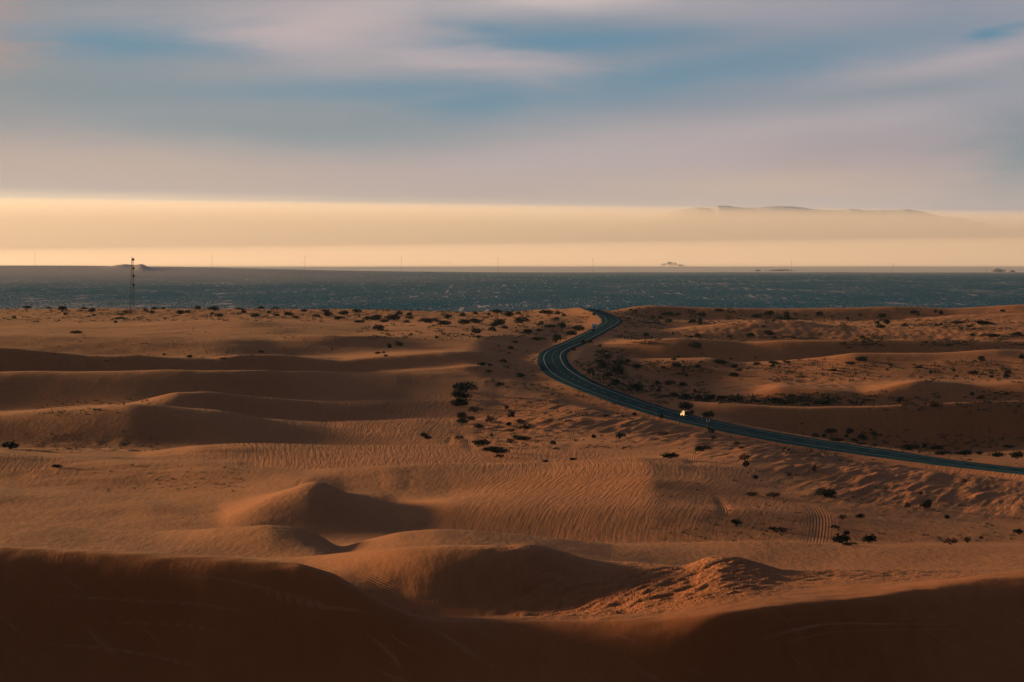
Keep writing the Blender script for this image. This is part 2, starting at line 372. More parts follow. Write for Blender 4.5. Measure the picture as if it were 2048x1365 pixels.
sel = (YG > 1000) & (YG < 3100) & (XG > -60) & (XG < 420)
dist = np.full(XG.shape, 1e9); hz = np.zeros(XG.shape)
dist[sel], _, hz[sel] = road_near(XG[sel], YG[sel])
wr = 1 - sstep(dist, HW + 1.2, HW + 34)
zt = hz - .32 - .10 * np.clip(dist - HW - 1.0, 0, 8)
ZG = np.where(sel, ZG * (1 - wr) + zt * wr, ZG)
nearroad = np.exp(-(np.clip(dist - HW, 0, 99) / 14) ** 2)
m_track *= 1 - nearroad

YP = YH - F * ZG / YG                                    # sight row of each ground point
def ground(x, y):
    d = np.clip(y, rows_d[0], rows_d[-1] - 1); c = 1024 + F * x / d
    i = np.clip(np.searchsorted(rows_d, d) - 1, 0, len(rows_d) - 2); j = int(np.clip(np.searchsorted(cols, c) - 1, 0, len(cols) - 2))
    u = (d - rows_d[i]) / (rows_d[i + 1] - rows_d[i]); v = (c - cols[j]) / (cols[j + 1] - cols[j])
    return float((ZG[i, j] * (1 - v) + ZG[i, j + 1] * v) * (1 - u) + (ZG[i + 1, j] * (1 - v) + ZG[i + 1, j + 1] * v) * u)


def spot(px, py):
    """first ground point met along a bearing and sight row"""
    j = int(np.clip(np.searchsorted(cols, px), 1, len(cols) - 1))
    col = YP[:, j]; k = np.where((col <= py) & (rows_d > 430))[0]
    i = k[0] if len(k) else int(np.argmin(np.where((rows_d > 1900) & (rows_d < 3000), col, 9e9)))
    a, b = col[i - 1], col[i]; t = 0.0 if a == b else min(max((a - py) / (a - b), 0), 1)
    d = rows_d[i - 1] + t * (rows_d[i] - rows_d[i - 1]); x = (px - 1024) / F * d
    return x, d, ground(x, d)


# ---- tyre track bundles laid on the ground
BUNDLES = [
 ([(1035,705),(1020,740),(1005,765),(985,790)], 26), ([(890,858),(915,862),(935,880),(945,905)], 24), ([(905,870),(890,890)], 14),
 ([(1290,884),(1360,882),(1384,892),(1386,915),(1380,945)], 30), ([(1580,992),(1615,1005),(1640,1035),(1630,1088)], 50),
 ([(1430,985),(1448,1015),(1448,1045)], 26), ([(590,1118),(680,1140),(760,1172),(860,1205),(960,1215)], 60), ([(645,955),(700,992),(760,1034),(790,1058)], 12), ([(620,950),(596,968),(575,988)], 9),
 ([(1480,1310),(1560,1270),(1700,1248),(1900,1250),(2048,1268)], 46), ([(1840,1188),(1960,1225),(2060,1275)], 10),
 ([(1140,850),(1150,880),(1130,915)], 26), ([(470,1050),(500,1040),(540,1030)], 50), ([(560,690),(590,705),(575,725)], 18), ([(1010,742),(960,760),(955,782)], 20),
 ([(60,940),(20,960)], 60), ([(1000,1225),(1060,1190),(1120,1160),(1150,1142)], 50), ([(640,965),(560,985),(480,1015)], 12),
 ([(60,1188),(300,1204),(560,1240)], 14), ([(40,1285),(260,1305),(430,1345)], 12), ([(500,1180),(640,1215),(780,1236)], 26), ([(720,1262),(770,1300),(810,1345)], 16), ([(330,1150),(520,1175),(700,1225)], 18), ([(1620,1196),(1800,1215),(1990,1262)], 16), ([(1060,1100),(1120,1120),(1180,1150)], 26), ([(160,1245),(330,1250),(470,1275)], 8),
]
bun = np.full(XG.shape, 0.0); bmask = np.zeros(XG.shape)
for pl, wpx in BUNDLES:
    pts = [spot(*q) for q in pl]
    P2 = catmull(np.array([(p[0], p[1]) for p in pts]), 6)
    wm = wpx * np.mean([p[1] for p in pts]) / F / 2
    lo, hi = P2.min(0) - 3 * wm - 5, P2.max(0) + 3 * wm + 5
    S2 = (XG > lo[0]) & (XG < hi[0]) & (YG > lo[1]) & (YG < hi[1])
    if not S2.any(): continue
    X2, Y2 = XG[S2], YG[S2]; best = np.full(X2.shape, 1e9); off = np.zeros(X2.shape)
    for a, b in zip(P2[:-1], P2[1:]):
        vx, vy = b - a; L = math.hypot(vx, vy) + 1e-9
        t = np.clip(((X2 - a[0]) * vx + (Y2 - a[1]) * vy) / L ** 2, 0, 1)
        dx = X2 - a[0] - t * vx; dy = Y2 - a[1] - t * vy; q = np.hypot(dx, dy)
        M = q < best; best = np.where(M, q, best); off = np.where(M, (dx * -vy + dy * vx) / L, off)
    ea = np.hypot(X2 - P2[0, 0], Y2 - P2[0, 1]); eb = np.hypot(X2 - P2[-1, 0], Y2 - P2[-1, 1]); LL = np.hypot(*(P2[0] - P2[-1]))
    mk = np.exp(-(best / wm) ** 2 * 1.2) * sstep(np.minimum(ea, eb), 0, .28 * LL) * (.75 + .8 * vnoise(X2 / 3, Y2 / 25, 61))
    cur = bmask[S2]; tk = mk > cur
    bb = bun[S2]; bb[tk] = off[tk] + 37.0; bun[S2] = bb; cur[tk] = mk[tk]; bmask[S2] = cur
    zz = ZG[S2]; zz -= .12 * mk; ZG[S2] = zz
m_track *= 1 - bmask

fan = np.stack([1150 * np.arctan2(XG + 45, YG + 60), YG, np.zeros_like(YG)], -1)
fan2 = np.stack([XG - .16 * YG, YG, np.zeros_like(YG)], -1)


def sand_fn(t, b):
    geo = t.n.new('ShaderNodeNewGeometry'); P = geo.outputs['Position']
    px, py, pz = t.xyz(P)[0:3]
    big = t.noise(t.vec(t.m('MULTIPLY', px, .02), t.m('MULTIPLY', py, .008), 0.0), 1.0, 4, .55)
    col = t.mix(t.step(big, .35, .65), (.246, .088, .032, 1), (.290, .110, .042, 1))
    fine = t.noise(t.vec(t.m('MULTIPLY', px, .5), t.m('MULTIPLY', py, .12), 0.0), 1.0, 5, .65)
    col = t.mix(t.step(fine, .3, .75), col, t.mix(1.0, col, (.86, .84, .86, 1), 'MULTIPLY'))
    scr = t.attr('scrub'); gul = t.attr('gully')
    litter = t.noise(t.vec(t.m('MULTIPLY', px, 1.1), t.m('MULTIPLY', py, .16), 2.0), 1.0, 4, .7)
    spk = t.m('MULTIPLY', t.step(litter, .56, .66), t.m('MULTIPLY', t.m('MAXIMUM', scr, t.m('MULTIPLY', gul, .55)), .6))
    col = t.mix(spk, col, (.060, .046, .036, 1))
    # nearest slopes: vignette and thinner haze put into a darker, redder colour
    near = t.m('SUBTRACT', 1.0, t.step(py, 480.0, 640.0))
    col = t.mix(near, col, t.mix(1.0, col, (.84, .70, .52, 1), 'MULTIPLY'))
    strk = t.noise(t.vec(t.m('MULTIPLY', px, .05), t.m('ADD', t.m('MULTIPLY', py, .30), t.m('MULTIPLY', px, .42)), 5.0), 1.0, 6, .7)  # ripple highlights painted as paler streaks, since shade hides the relief
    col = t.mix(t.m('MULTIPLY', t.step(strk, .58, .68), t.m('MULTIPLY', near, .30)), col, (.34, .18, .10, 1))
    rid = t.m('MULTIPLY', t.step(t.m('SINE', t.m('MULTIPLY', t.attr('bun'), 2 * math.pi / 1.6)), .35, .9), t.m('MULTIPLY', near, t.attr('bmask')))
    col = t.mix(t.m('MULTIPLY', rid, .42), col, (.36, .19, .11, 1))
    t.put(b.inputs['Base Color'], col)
    b.inputs['Roughness'].default_value = .95; b.inputs['Specular IOR Level'].default_value = .1
    # --- relief
    fx, fy, _ = t.xyz(t.attr('fan', 'Vector'))[0:3]
    wb = t.noise(P, .006, 2, .5)
    fxx = t.m('ADD', fx, t.m('MULTIPLY', wb, 16.0))
    n1 = t.noise(t.vec(t.m('MULTIPLY', fxx, 1.15), t.m('MULTIPLY', fy, .040), 0.0), 1.0, 4, .65)
    n2 = t.noise(t.vec(t.m('MULTIPLY', t.m('SUBTRACT', px, t.m('MULTIPLY', py, -.05)), .5), t.m('MULTIPLY', py, .05), 3.0), 1.0, 3, .6)
    trk = t.m('MULTIPLY', t.m('ADD', n1, t.m('MULTIPLY', n2, .35)), t.attr('track'))
    g1 = t.noise(t.vec(t.m('MULTIPLY', t.xyz(t.attr('fan2', 'Vector'))[0], .45), t.m('MULTIPLY', py, .03), 1.0), 1.0, 5, .65)
    bn = t.m('SINE', t.m('MULTIPLY', t.attr('bun'), 2 * math.pi / .62))
    bn = t.m('MULTIPLY', t.m('ADD', bn, t.m('MULTIPLY', t.noise(P, .5, 4, .6), 3.0)), t.m('MULTIPLY', t.attr('bmask'), .035))
    gen = t.noise(t.vec(t.m('MULTIPLY', px, .7), t.m('MULTIPLY', py, .2), 8.0), 1.0, 5, .6)
    ch = t.noise(t.vec(t.m('MULTIPLY', px, 1.2), t.m('MULTIPLY', py, .35), 6.0), 1.0, 4, .6)
    hsum = t.m('ADD', t.m('MULTIPLY', trk, .55), t.m('MULTIPLY', t.m('MULTIPLY', g1, gul), 1.6))
    hsum = t.m('ADD', hsum, t.m('ADD', bn, t.m('MULTIPLY', gen, t.m('SUBTRACT', .16, t.m('MULTIPLY', near, .10)))))
    hsum = t.m('ADD', hsum, t.m('MULTIPLY', t.m('MULTIPLY', ch, t.attr('churn')), .9))
    t.put(b.inputs['Normal'], t.bump(hsum, 1.0, 1.0))


M_SAND = material('dune_sand', sand_fn)
P = np.stack([XG, YG, ZG], -1)
me = grid_mesh('sand_dunes', P, {'track': m_track, 'churn': m_churn, 'gully': m_gully, 'scrub': m_scrub, 'bun': bun, 'bmask': bmask, 'fan': fan, 'fan2': fan2})
tag(link('sand_dunes_terrain', me, [M_SAND]), 'rolling orange sand dunes with tyre tracks and wind ripples', kind='structure')

# ------------------------------------------------------------------ scrub plain and far fields
pc = np.concatenate([-900 - np.geomspace(50, 14000, 30)[::-1], np.arange(-900, 2950, 6.0), 2950 + np.geomspace(50, 14000, 30)])
pd_ = np.concatenate([np.geomspace(3150, 38000, 330), np.geomspace(38500, 74000, 60)])
PD = pd_[:, None] * np.ones(len(pc)); PC = np.ones(len(pd_))[:, None] * pc; PX = (PC - 1024) / F * PD
ls = 1 - sstep(PC, 100, 1100)
PZ = plain_z(PD)
PZ += ls * 52 * sstep(PD, 11000, 20000) * (1 + .12 * vnoise(PX / 900, PD / 2500, 31))
PZ += 22 * np.exp(-((PC - 245) / 26.) ** 2 - ((PD - 18500) / 900.) ** 2) * (1 + .7 * vnoise(PX / 60, PD / 800, 33)) + 19 * np.exp(-((PC - 283) / 14.) ** 2 - ((PD - 18000) / 900.) ** 2)
PZ += 8 * np.exp(-((PC - 848) / 20.) ** 2 - ((PD - 25000) / 2000.) ** 2)
PZ += (7 * vnoise(PX / 1500, PD / 2200, 34) + 4 * vnoise(PX / 500, PD / 1100, 35)) * sstep(PD, 6000, 16000) + 2.0 * vnoise(PX / 150, PD / 260, 36) * sstep(PD, 3500, 6000)
ramp = -(40 - 30 * np.clip((PD - 41000) / 30000, 0, 1)) / F * PD + 6 * vnoise(PX / 3000, PD / 2500, 37)
PZ = np.where(PD > 41000, np.maximum(ramp, PZ), PZ)
far = sstep(PD, 37500, 40500) * np.ones_like(PC)


def plain_fn(t, b):
    geo = t.n.new('ShaderNodeNewGeometry'); px, py, pz = t.xyz(geo.outputs['Position'])[0:3]
    v = lambda sx, sy, k: t.vec(t.m('MULTIPLY', px, sx), t.m('MULTIPLY', py, sy), k)
    n = t.noise(v(1 / 3.0, 1 / 42.0, 1.0), 1.0, 2, .5)
    n2 = t.noise(v(1 / 16.0, 1 / 420.0, 3.0), 1.0, 3, .55)
    n3 = t.noise(v(1 / 260.0, 1 / 1600.0, 5.0), 1.0, 3, .6)
    thr = t.m('SUBTRACT', .63, t.m('MULTIPLY', t.step(n3, .35, .75), .08))
    leftp = t.m('MULTIPLY', t.step(t.m('DIVIDE', px, py), -.04, -.12), t.m('SUBTRACT', 1.0, t.step(py, 7600.0, 9500.0)))
    thr = t.m('SUBTRACT', thr, t.m('MULTIPLY', leftp, .05))
    f1 = t.m('MULTIPLY', t.step(t.m('SUBTRACT', n, thr), 0.0, .05), t.step(py, 24000.0, 8000.0, .15, 1.0))
    thr2 = t.m('SUBTRACT', .64, t.m('MULTIPLY', t.step(n3, .4, .7), .07))
    f2 = t.m('MULTIPLY', t.step(t.m('SUBTRACT', n2, thr2), 0.0, .05), .8)
    f = t.m('MINIMUM', t.m('ADD', f1, f2), 1.0)
    dark = t.mix(n, (.0005, .056, .112, 1), (.001, .088, .166, 1))
    col = t.mix(f, dark, (.40, .37, .40, 1))
    pale = t.m('MULTIPLY', t.step(t.m('DIVIDE', px, py), .02, -.10), t.step(py, 11000.0, 17000.0))  # distance haze painted into the ground colour, strongest at far left
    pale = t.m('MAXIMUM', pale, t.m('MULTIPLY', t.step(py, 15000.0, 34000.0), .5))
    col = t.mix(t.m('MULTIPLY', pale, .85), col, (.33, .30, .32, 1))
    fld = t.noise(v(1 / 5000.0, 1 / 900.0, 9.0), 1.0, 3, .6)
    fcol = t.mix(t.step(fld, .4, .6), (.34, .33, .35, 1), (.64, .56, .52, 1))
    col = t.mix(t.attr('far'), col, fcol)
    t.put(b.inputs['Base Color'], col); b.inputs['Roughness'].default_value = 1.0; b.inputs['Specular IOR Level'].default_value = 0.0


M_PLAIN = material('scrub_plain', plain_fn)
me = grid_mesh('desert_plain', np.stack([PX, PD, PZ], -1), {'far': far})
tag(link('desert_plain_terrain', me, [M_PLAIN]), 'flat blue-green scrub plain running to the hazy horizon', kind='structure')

# haze
def box_mesh(name, x0, x1, y0, y1, z0, z1):
    bm = bmesh.new(); bmesh.ops.create_cube(bm, size=1.0)
    for v in bm.verts: v.co = Vector((x0 + (v.co.x + .5) * (x1 - x0), y0 + (v.co.y + .5) * (y1 - y0), z0 + (v.co.z + .5) * (z1 - z0)))
    m_ = bpy.data.meshes.new(name); bm.to_mesh(m_); bm.free(); return m_


mh = bpy.data.materials.new('haze_air'); mh.use_nodes = True; nt = mh.node_tree; nt.nodes.clear()
pv = nt.nodes.new('ShaderNodeVolumePrincipled'); mo = nt.nodes.new('ShaderNodeOutputMaterial'); nt.links.new(pv.outputs[0], mo.inputs['Volume'])
pv.inputs['Color'].default_value = (.46, .66, .98, 1); pv.inputs['Density'].default_value = 4.2e-6; pv.inputs['Anisotropy'].default_value = .35
tag(link('haze', box_mesh('haze', -110000, 110000, -3000, 105000, -1400, 1300), [mh]), kind='stuff')

# ------------------------------------------------------------------ the road
def resample(Pc, bk, stepm):
    sl = np.r_[0, np.cumsum(np.linalg.norm(np.diff(Pc[:, :2], axis=0), axis=1))]; n = int(sl[-1] / stepm)
    q = np.linspace(0, sl[-1], n); o = np.stack([np.interp(q, sl, Pc[:, i]) for i in range(3)], 1); bb = np.interp(q, sl, bk)
    for _ in range(3):
        o[1:-1] = .25 * o[:-2] + .5 * o[1:-1] + .25 * o[2:]; bb[1:-1] = .25 * bb[:-2] + .5 * bb[1:-1] + .25 * bb[2:]
    T = np.gradient(o[:, :2], axis=0); T /= np.linalg.norm(T, axis=1)[:, None]
    return o, bb, np.c_[-T[:, 1], T[:, 0]], q


RP, RB, RN, RS = resample(Pr, br, 4.0)


def road_strip(name, offs, dz, i0=0, i1=None, jag=0.0):
    sl = slice(i0, i1); o = RP[sl]; bb = RB[sl]; N = RN[sl]; G = np.zeros((len(o), len(offs), 3)); A = np.zeros(G.shape[:2] + (3,))
    for k, f in enumerate(offs):
        ff = f if np.isscalar(f) else f[0]; zz = dz if np.isscalar(f) else f[1]
        w_ = np.zeros(len(o))
        if jag and abs(ff) > HW - .05: w_ = jag * 2 * vnoise(RS[sl] / 9 + ff, RS[sl] * 0 + ff, 51) + jag * vnoise(RS[sl] / 3, RS[sl] * 0 + ff, 52)
        G[:, k, :2] = o[:, :2] + N * (ff + w_)[:, None]; G[:, k, 2] = o[:, 2] + bb * ff + zz - .012 * abs(ff)
        A[:, k, 0] = ff; A[:, k, 1] = RS[sl]
    return grid_mesh(name, G[:, ::-1] if True else G, {'rd': A[:, ::-1]})


def asphalt_fn(t, b):
    off, al, _ = t.xyz(t.attr('rd', 'Vector'))[0:3]
    n = t.noise(t.vec(t.m('MULTIPLY', off, .5), t.m('MULTIPLY', al, .02), 0.0), 1.0, 4, .6)
    f = t.noise(t.vec(t.m('MULTIPLY', off, 2.0), t.m('MULTIPLY', al, .3), 2.0), 1.0, 3, .6)
    col = t.mix(t.step(n, .35, .65), (.008, .032, .052, 1), (.012, .042, .066, 1))
    lane = t.m('ABSOLUTE', t.m('SUBTRACT', t.m('ABSOLUTE', off), 1.8))
    wheel = t.m('SUBTRACT', 1.0, t.step(t.m('ABSOLUTE', t.m('SUBTRACT', lane, .85)), .1, .5))
    col = t.mix(t.m('MULTIPLY', wheel, .25), col, (.002, .017, .032, 1))
    sh = t.step(t.m('ABSOLUTE', off), 3.8, 4.0)
    col = t.mix(t.m('MULTIPLY', sh, .5), col, (.006, .034, .054, 1))
    seam = t.m('SUBTRACT', 1.0, t.step(t.m('ABSOLUTE', off), .1, .35))
    col = t.mix(t.m('MULTIPLY', seam, .5), col, (.002, .010, .020, 1))
    dust = t.m('MULTIPLY', t.step(t.m('ADD', n, t.m('MULTIPLY', f, .4)), .80, .96), .30)
    col = t.mix(dust, col, (.12, .09, .07, 1))
    t.put(b.inputs['Base Color'], col); b.inputs['Roughness'].default_value = 1.0; b.inputs['Specular IOR Level'].default_value = 0.0
    t.put(b.inputs['Normal'], t.bump(f, .3, .05))


M_ASPH = material('asphalt', asphalt_fn)
tag(link('road', road_strip('road', [(-HW - .5, -.5), -HW, -5, -4.1, -3.65, -1.8, 0, 1.8, 3.65, 4.1, 5, HW, (HW + .5, -.5)], 0.0, jag=.35), [M_ASPH]), 'two lane asphalt road winding in an S through the dunes', kind='structure')
M_WHITE = plain('worn_white_paint', (.14, .19, .21), .7, var=.4, scale=.15)
M_YEL = plain('faded_yellow_paint', (.10, .10, .07), .7, var=.3, scale=.2)
for s_, nm in ((-1, 'edge_line'), (1, 'edge_line')):
    tag(link(nm, road_strip(nm, [s_ * 3.78, s_ * 3.58], .02), [M_WHITE]), 'worn white line along the %s edge of the road' % ('left' if s_ < 0 else 'right'), kind='structure')
bmv, n_ = [], 0
for k in range(4, len(RP) - 4, 4):
    bmv.append((k, k + 2))
G = []
mv, mf = [], []
for (a_, b_) in bmv:
    for i in range(a_, b_):
        base = len(mv)
        for j, ff in ((i, -.08), (i, .08), (i + 1, .08), (i + 1, -.08)):
            mv.append((RP[j, 0] + RN[j, 0] * ff, RP[j, 1] + RN[j, 1] * ff, RP[j, 2] + RB[j] * ff + .02))
        mf.append((base, base + 1, base + 2, base + 3))
mm = bpy.data.meshes.new('centre_line'); mm.from_pydata(mv, [], mf)
tag(link('centre_line', mm, [M_YEL]), 'faded dashed line down the middle of the road', kind='structure')

# ------------------------------------------------------------------ vegetation
M_GREEN = plain('creosote_leaves', (.040, .054, .044), .9, var=.45, scale=2.0, spec=.1)
M_DRY = plain('dry_twigs', (.085, .062, .042), .95, var=.4, scale=2.0, spec=.05)
M_WOOD = plain('grey_bark', (.06, .045, .035), .95, var=.3, spec=.05)


def shrub_mesh(name, seed, n, mat, lobes=4, leaf=.085, flat=1.0, stems=5, gap=.0):
    """a spiky mound one metre wide and high: leaf sprays spread through uneven lobes plus bare stems"""
    r = random.Random(seed); v, f = [], []; mi = []
    L = [(r.uniform(-.27, .27), r.uniform(-.27, .27), r.uniform(.25, .5), r.uniform(.2, .34), r.uniform(.3, .55)) for _ in range(lobes)]
    L[0] = (r.uniform(-.08, .08), 0, .46, .32, .55)
    for k in range(n):
        cx, cy, cz, rr, rh = r.choice(L)
        a = r.uniform(0, 6.283); u = r.uniform(-.7, 1); q = (r.random() ** .4)
        s_ = math.sqrt(1 - u * u)
        p = Vector((cx + rr * q * s_ * math.cos(a), cy + rr * q * s_ * math.sin(a), max(.01, cz * flat + rh * q * u * .9)))
        out = Vector((p.x * 1.2, p.y * 1.2, .35 + p.z)).normalized()
        d1 = (out + Vector((r.uniform(-.6, .6), r.uniform(-.6, .6), r.uniform(-.3, .7)))).normalized()
        d2 = d1.cross(Vector((r.uniform(-1, 1), r.uniform(-1, 1), r.uniform(-1, 1)))).normalized()
        l = leaf * r.uniform(.7, 1.7)
        b = len(v); v += [p - d2 * l * .5, p + d2 * l * .5, p + d1 * l * 1.5 + d2 * l * .2, p + d1 * l * .9 - d2 * l * .55]
        f.append((b, b + 1, b + 2, b + 3)); mi.append(0)
    for k in range(stems):
        a = r.uniform(0, 6.283); q = r.uniform(.15, .4); e = Vector((q * math.cos(a), q * math.sin(a), r.uniform(.45, .85)))
        w_ = .018; b = len(v)
        v += [Vector((-w_, 0, -.12)), Vector((w_, 0, -.12)), Vector((0, w_, -.12)), e]
        f += [(b, b + 1, b + 3), (b + 1, b + 2, b + 3), (b + 2, b, b + 3)]; mi += [1] * 3
    m_ = bpy.data.meshes.new(name); m_.from_pydata([tuple(c) for c in v], [], f)
    m_.materials.append(mat); m_.materials.append(M_WOOD)
    m_.polygons.foreach_set('material_index', mi); return m_


SH_S = [shrub_mesh('shrub_small', 100 + i, 150, M_GREEN, 4, .10) for i in range(5)]
SH_L = [shrub_mesh('shrub_large', 200 + i, 620, M_GREEN, 7, .055, stems=9) for i in range(5)]
SH_D = [shrub_mesh('shrub_dry', 300 + i, 170, M_DRY, 5, .075, stems=12) for i in range(4)]
SH_T = [shrub_mesh('small_tree', 400 + i, 420, M_GREEN, 6, .065, stems=6) for i in range(2)]

SHRUBS = '''20 898 36 14;113 937 22 7;756 662 20 12;795 693 16 10;779 697 9 9;771 714 8 4;767 707 9 4;755 709 12 4;823 672 9 5;149 668 24 6;231 647 9 5;28 638 12 6;
29 637 13 6;55 618 16 5;96 618 10 4;126 621 20 8;130 631 10 4;167 619 18 4;183 626 16 8;188 633 8 4;236 639 22 4;243 631 12 4;251 627 14 6;261 627 8 4;290 624 10 6;304 628 10 6;308 620 16 5;326 619 10 4;360 630 16 8;376 627 12 6;395 619 14 6;429 623 18 9;424 630 10 5;439 635 16 6;475 620 18 4;487 627 10 7;509 635 20 8;521 618 14 6;537 628 10 5;552 618 12 4;553 633 12 5;578 632 20 8;591 637 18 5;608 625 14 5;632 635 14 6;656 634 18 10;649 625 14 5;687 631 20 9;680 639 20 6;523 706 10 4;379 716 12 5;448 720 12 4;328 711 8 4;
715 626 18 6;751 641 26 10;720 646 22 5;734 641 16 7;785 642 30 12;768 646 18 6;799 631 12 8;818 632 12 6;820 639 14 6;813 646 16 5;850 646 24 9;867 644 16 7;891 651 26 9;895 639 14 9;925 634 14 8;951 630 12 5;951 647 22 9;926 649 24 9;978 632 9 6;994 627 22 7;1019 635 18 10;1037 630 10 6;1001 651 22 12;987 653 20 6;1009 658 16 6;1045 647 26 12;1083 651 10 8;1098 656 24 6;1124 658 18 12;953 668 20 10;958 677 12 5;984 663 14 8;1057 668 20 9;1078 664 14 5;873 678 8 6;1079 682 28 7;1031 687 12 5;1021 699 12 6;965 733 16 7;980 733 10 5;978 746 14 5;1006 726 14 6;1042 756 16 8;1112 686 16 16;1115 630 12 8;1127 634 10 5;1113 641 10 6;1141 671 22 9;1158 661 26 10;1093 629 30 8;1188 632 6 5;
1261 622 6 4;1272 624 8 4;1334 632 28 8;1337 646 18 8;1356 632 12 5;1386 647 14 8;1400 650 10 14;1405 632 20 6;1439 623 18 5;1388 626 8 4;1320 638 8 6;1307 637 8 5;1512 636 22 8;1539 631 22 9;1573 640 11 17 t;1577 641 30 6;1639 632 16 8;1561 640 14 6;1346 670 6 6;1293 674 12 6;1395 675 12 7;1383 676 10 4;1547 644 8 4;1459 676 14 5;1500 676 18 8;1539 671 20 9;1549 678 12 5;1588 678 10 4;1527 655 12 4;1390 696 24 11;1403 709 5 3;1462 720 7 3;1510 718 4 4;1348 721 10 5;1356 716 9 3;1442 729 26 9;1395 737 14 7;1354 735 20 10;1274 738 20 9;1256 726 12 6;1244 730 14 7;1232 730 9 6;1328 738 12 5 d;1468 736 18 8;1512 732 14 6;1549 729 20 6;1545 735 12 5;1576 728 12 6;1468 754 20 8;1478 743 16 6 d;1237 750 24 14;1207 738 18 12;1215 755 22 10;1315 770 10 8;1340 771 20 9;1367 772 14 7;1373 754 6 5;1275 783 34 16;1390 785 7 6;1349 795 16 8;1371 799 20 10;1398 799 14 8;1417 801 24 12;1444 798 16 6;1476 801 10 7;1512 804 20 5;1552 806 18 9;1576 808 24 7;1581 796 12 6;1644 810 30 9;1317 784 10 6;1375 820 28 15;1382 831 9 9;1417 837 24 13;
1166 690 10 8;1181 687 10 7;1200 694 8 4;1204 711 16 10;1147 702 10 7;1214 719 16 8;1181 751 14 14;1239 746 24 14;1230 772 20 14;1314 769 10 10;1201 726 20 6;
1664 869 22 11;1700 868 14 10;1693 876 8 6;1726 881 20 13;1631 876 16 9;1649 876 9 7;1709 885 12 7;1677 884 28 7;1722 891 16 5;1749 894 12 6;1824 902 34 12;1850 897 10 8;1872 900 26 8;1742 863 8 5;1749 873 14 9;1762 873 8 4;1931 911 36 9;1960 910 14 7;1996 915 26 10;2035 918 26 14;1889 911 30 8;2019 896 24 5;
1721 723 22 9;1703 731 16 7;1781 732 10 5;1964 723 14 9;1667 743 20 5;1863 746 10 5;1837 737 20 5;1947 750 22 8;2013 758 14 8;2016 748 12 7;1983 756 10 5;1908 745 8 7;2045 719 14 10;1775 742 8 4;1944 792 8 7;1964 799 18 8 d;2016 790 12 5 d;1703 808 12 6;1726 808 9 5;1801 803 12 8;1872 815 20 10 d;1809 813 10 5 d;1946 673 12 6;1980 674 34 6;2036 673 18 8;1766 636 17 9;1828 629 18 7;1836 632 8 6;1871 627 7 6;1882 631 10 9 t;1720 633 7 5;1696 640 6 5;1810 654 14 7;1775 650 14 9;1755 649 9 6;1764 657 20 7;1939 656 12 5;1873 652 8 5;1882 652 8 5;1970 650 34 8;1913 648 30 5;2007 625 9 5;1725 677 9 6;2033 673 12 5;
1323 838 11 8;1420 867 14 12;1327 872 16 8 d;1426 879 16 6 d;1340 918 36 11;1408 903 30 11;1490 922 18 13 d;1492 935 14 12;1484 898 14 6 d;1475 890 12 6 d;1652 996 38 17;1855 1018 22 16;1895 1038 12 7;1817 1015 14 8 d;1548 996 24 10 d;1504 994 26 8 d;1473 1050 20 10;1566 1066 26 9 d;1548 1063 14 8;1685 1040 16 9 d;1722 1038 18 8;1669 1057 14 6;1694 1071 14 9;1682 1087 38 17;1740 1087 30 16;1702 1092 28 6;1902 1090 22 12 d;1935 1086 14 10 d;2039 1070 18 10;1963 1079 9 6;1512 960 12 8;1579 954 10 7 d;1630 944 14 14 d;1930 966 10 7 d;1842 990 8 7;
930 786 44 20;921 799 36 15;916 814 34 16;925 838 22 14;925 848 24 10;940 841 20 8;949 825 22 9 d;1000 772 18 6;1041 758 18 8;1013 820 9 8;1022 835 18 14;981 845 18 11 d;1042 846 14 6;1017 853 12 8;1052 859 34 9 d;958 857 18 8;1022 865 12 7 d;1031 878 16 7;1050 882 28 9;1021 887 16 8 d;962 893 34 13;972 904 18 7;995 908 38 13;1001 916 20 6 d;918 880 14 8 d;848 874 16 8;856 880 16 7;1105 890 11 8;1188 877 10 7;1240 877 18 9;1091 925 14 5;1145 922 13 5;1213 835 10 5;1269 832 9 6;984 874 6 6'''
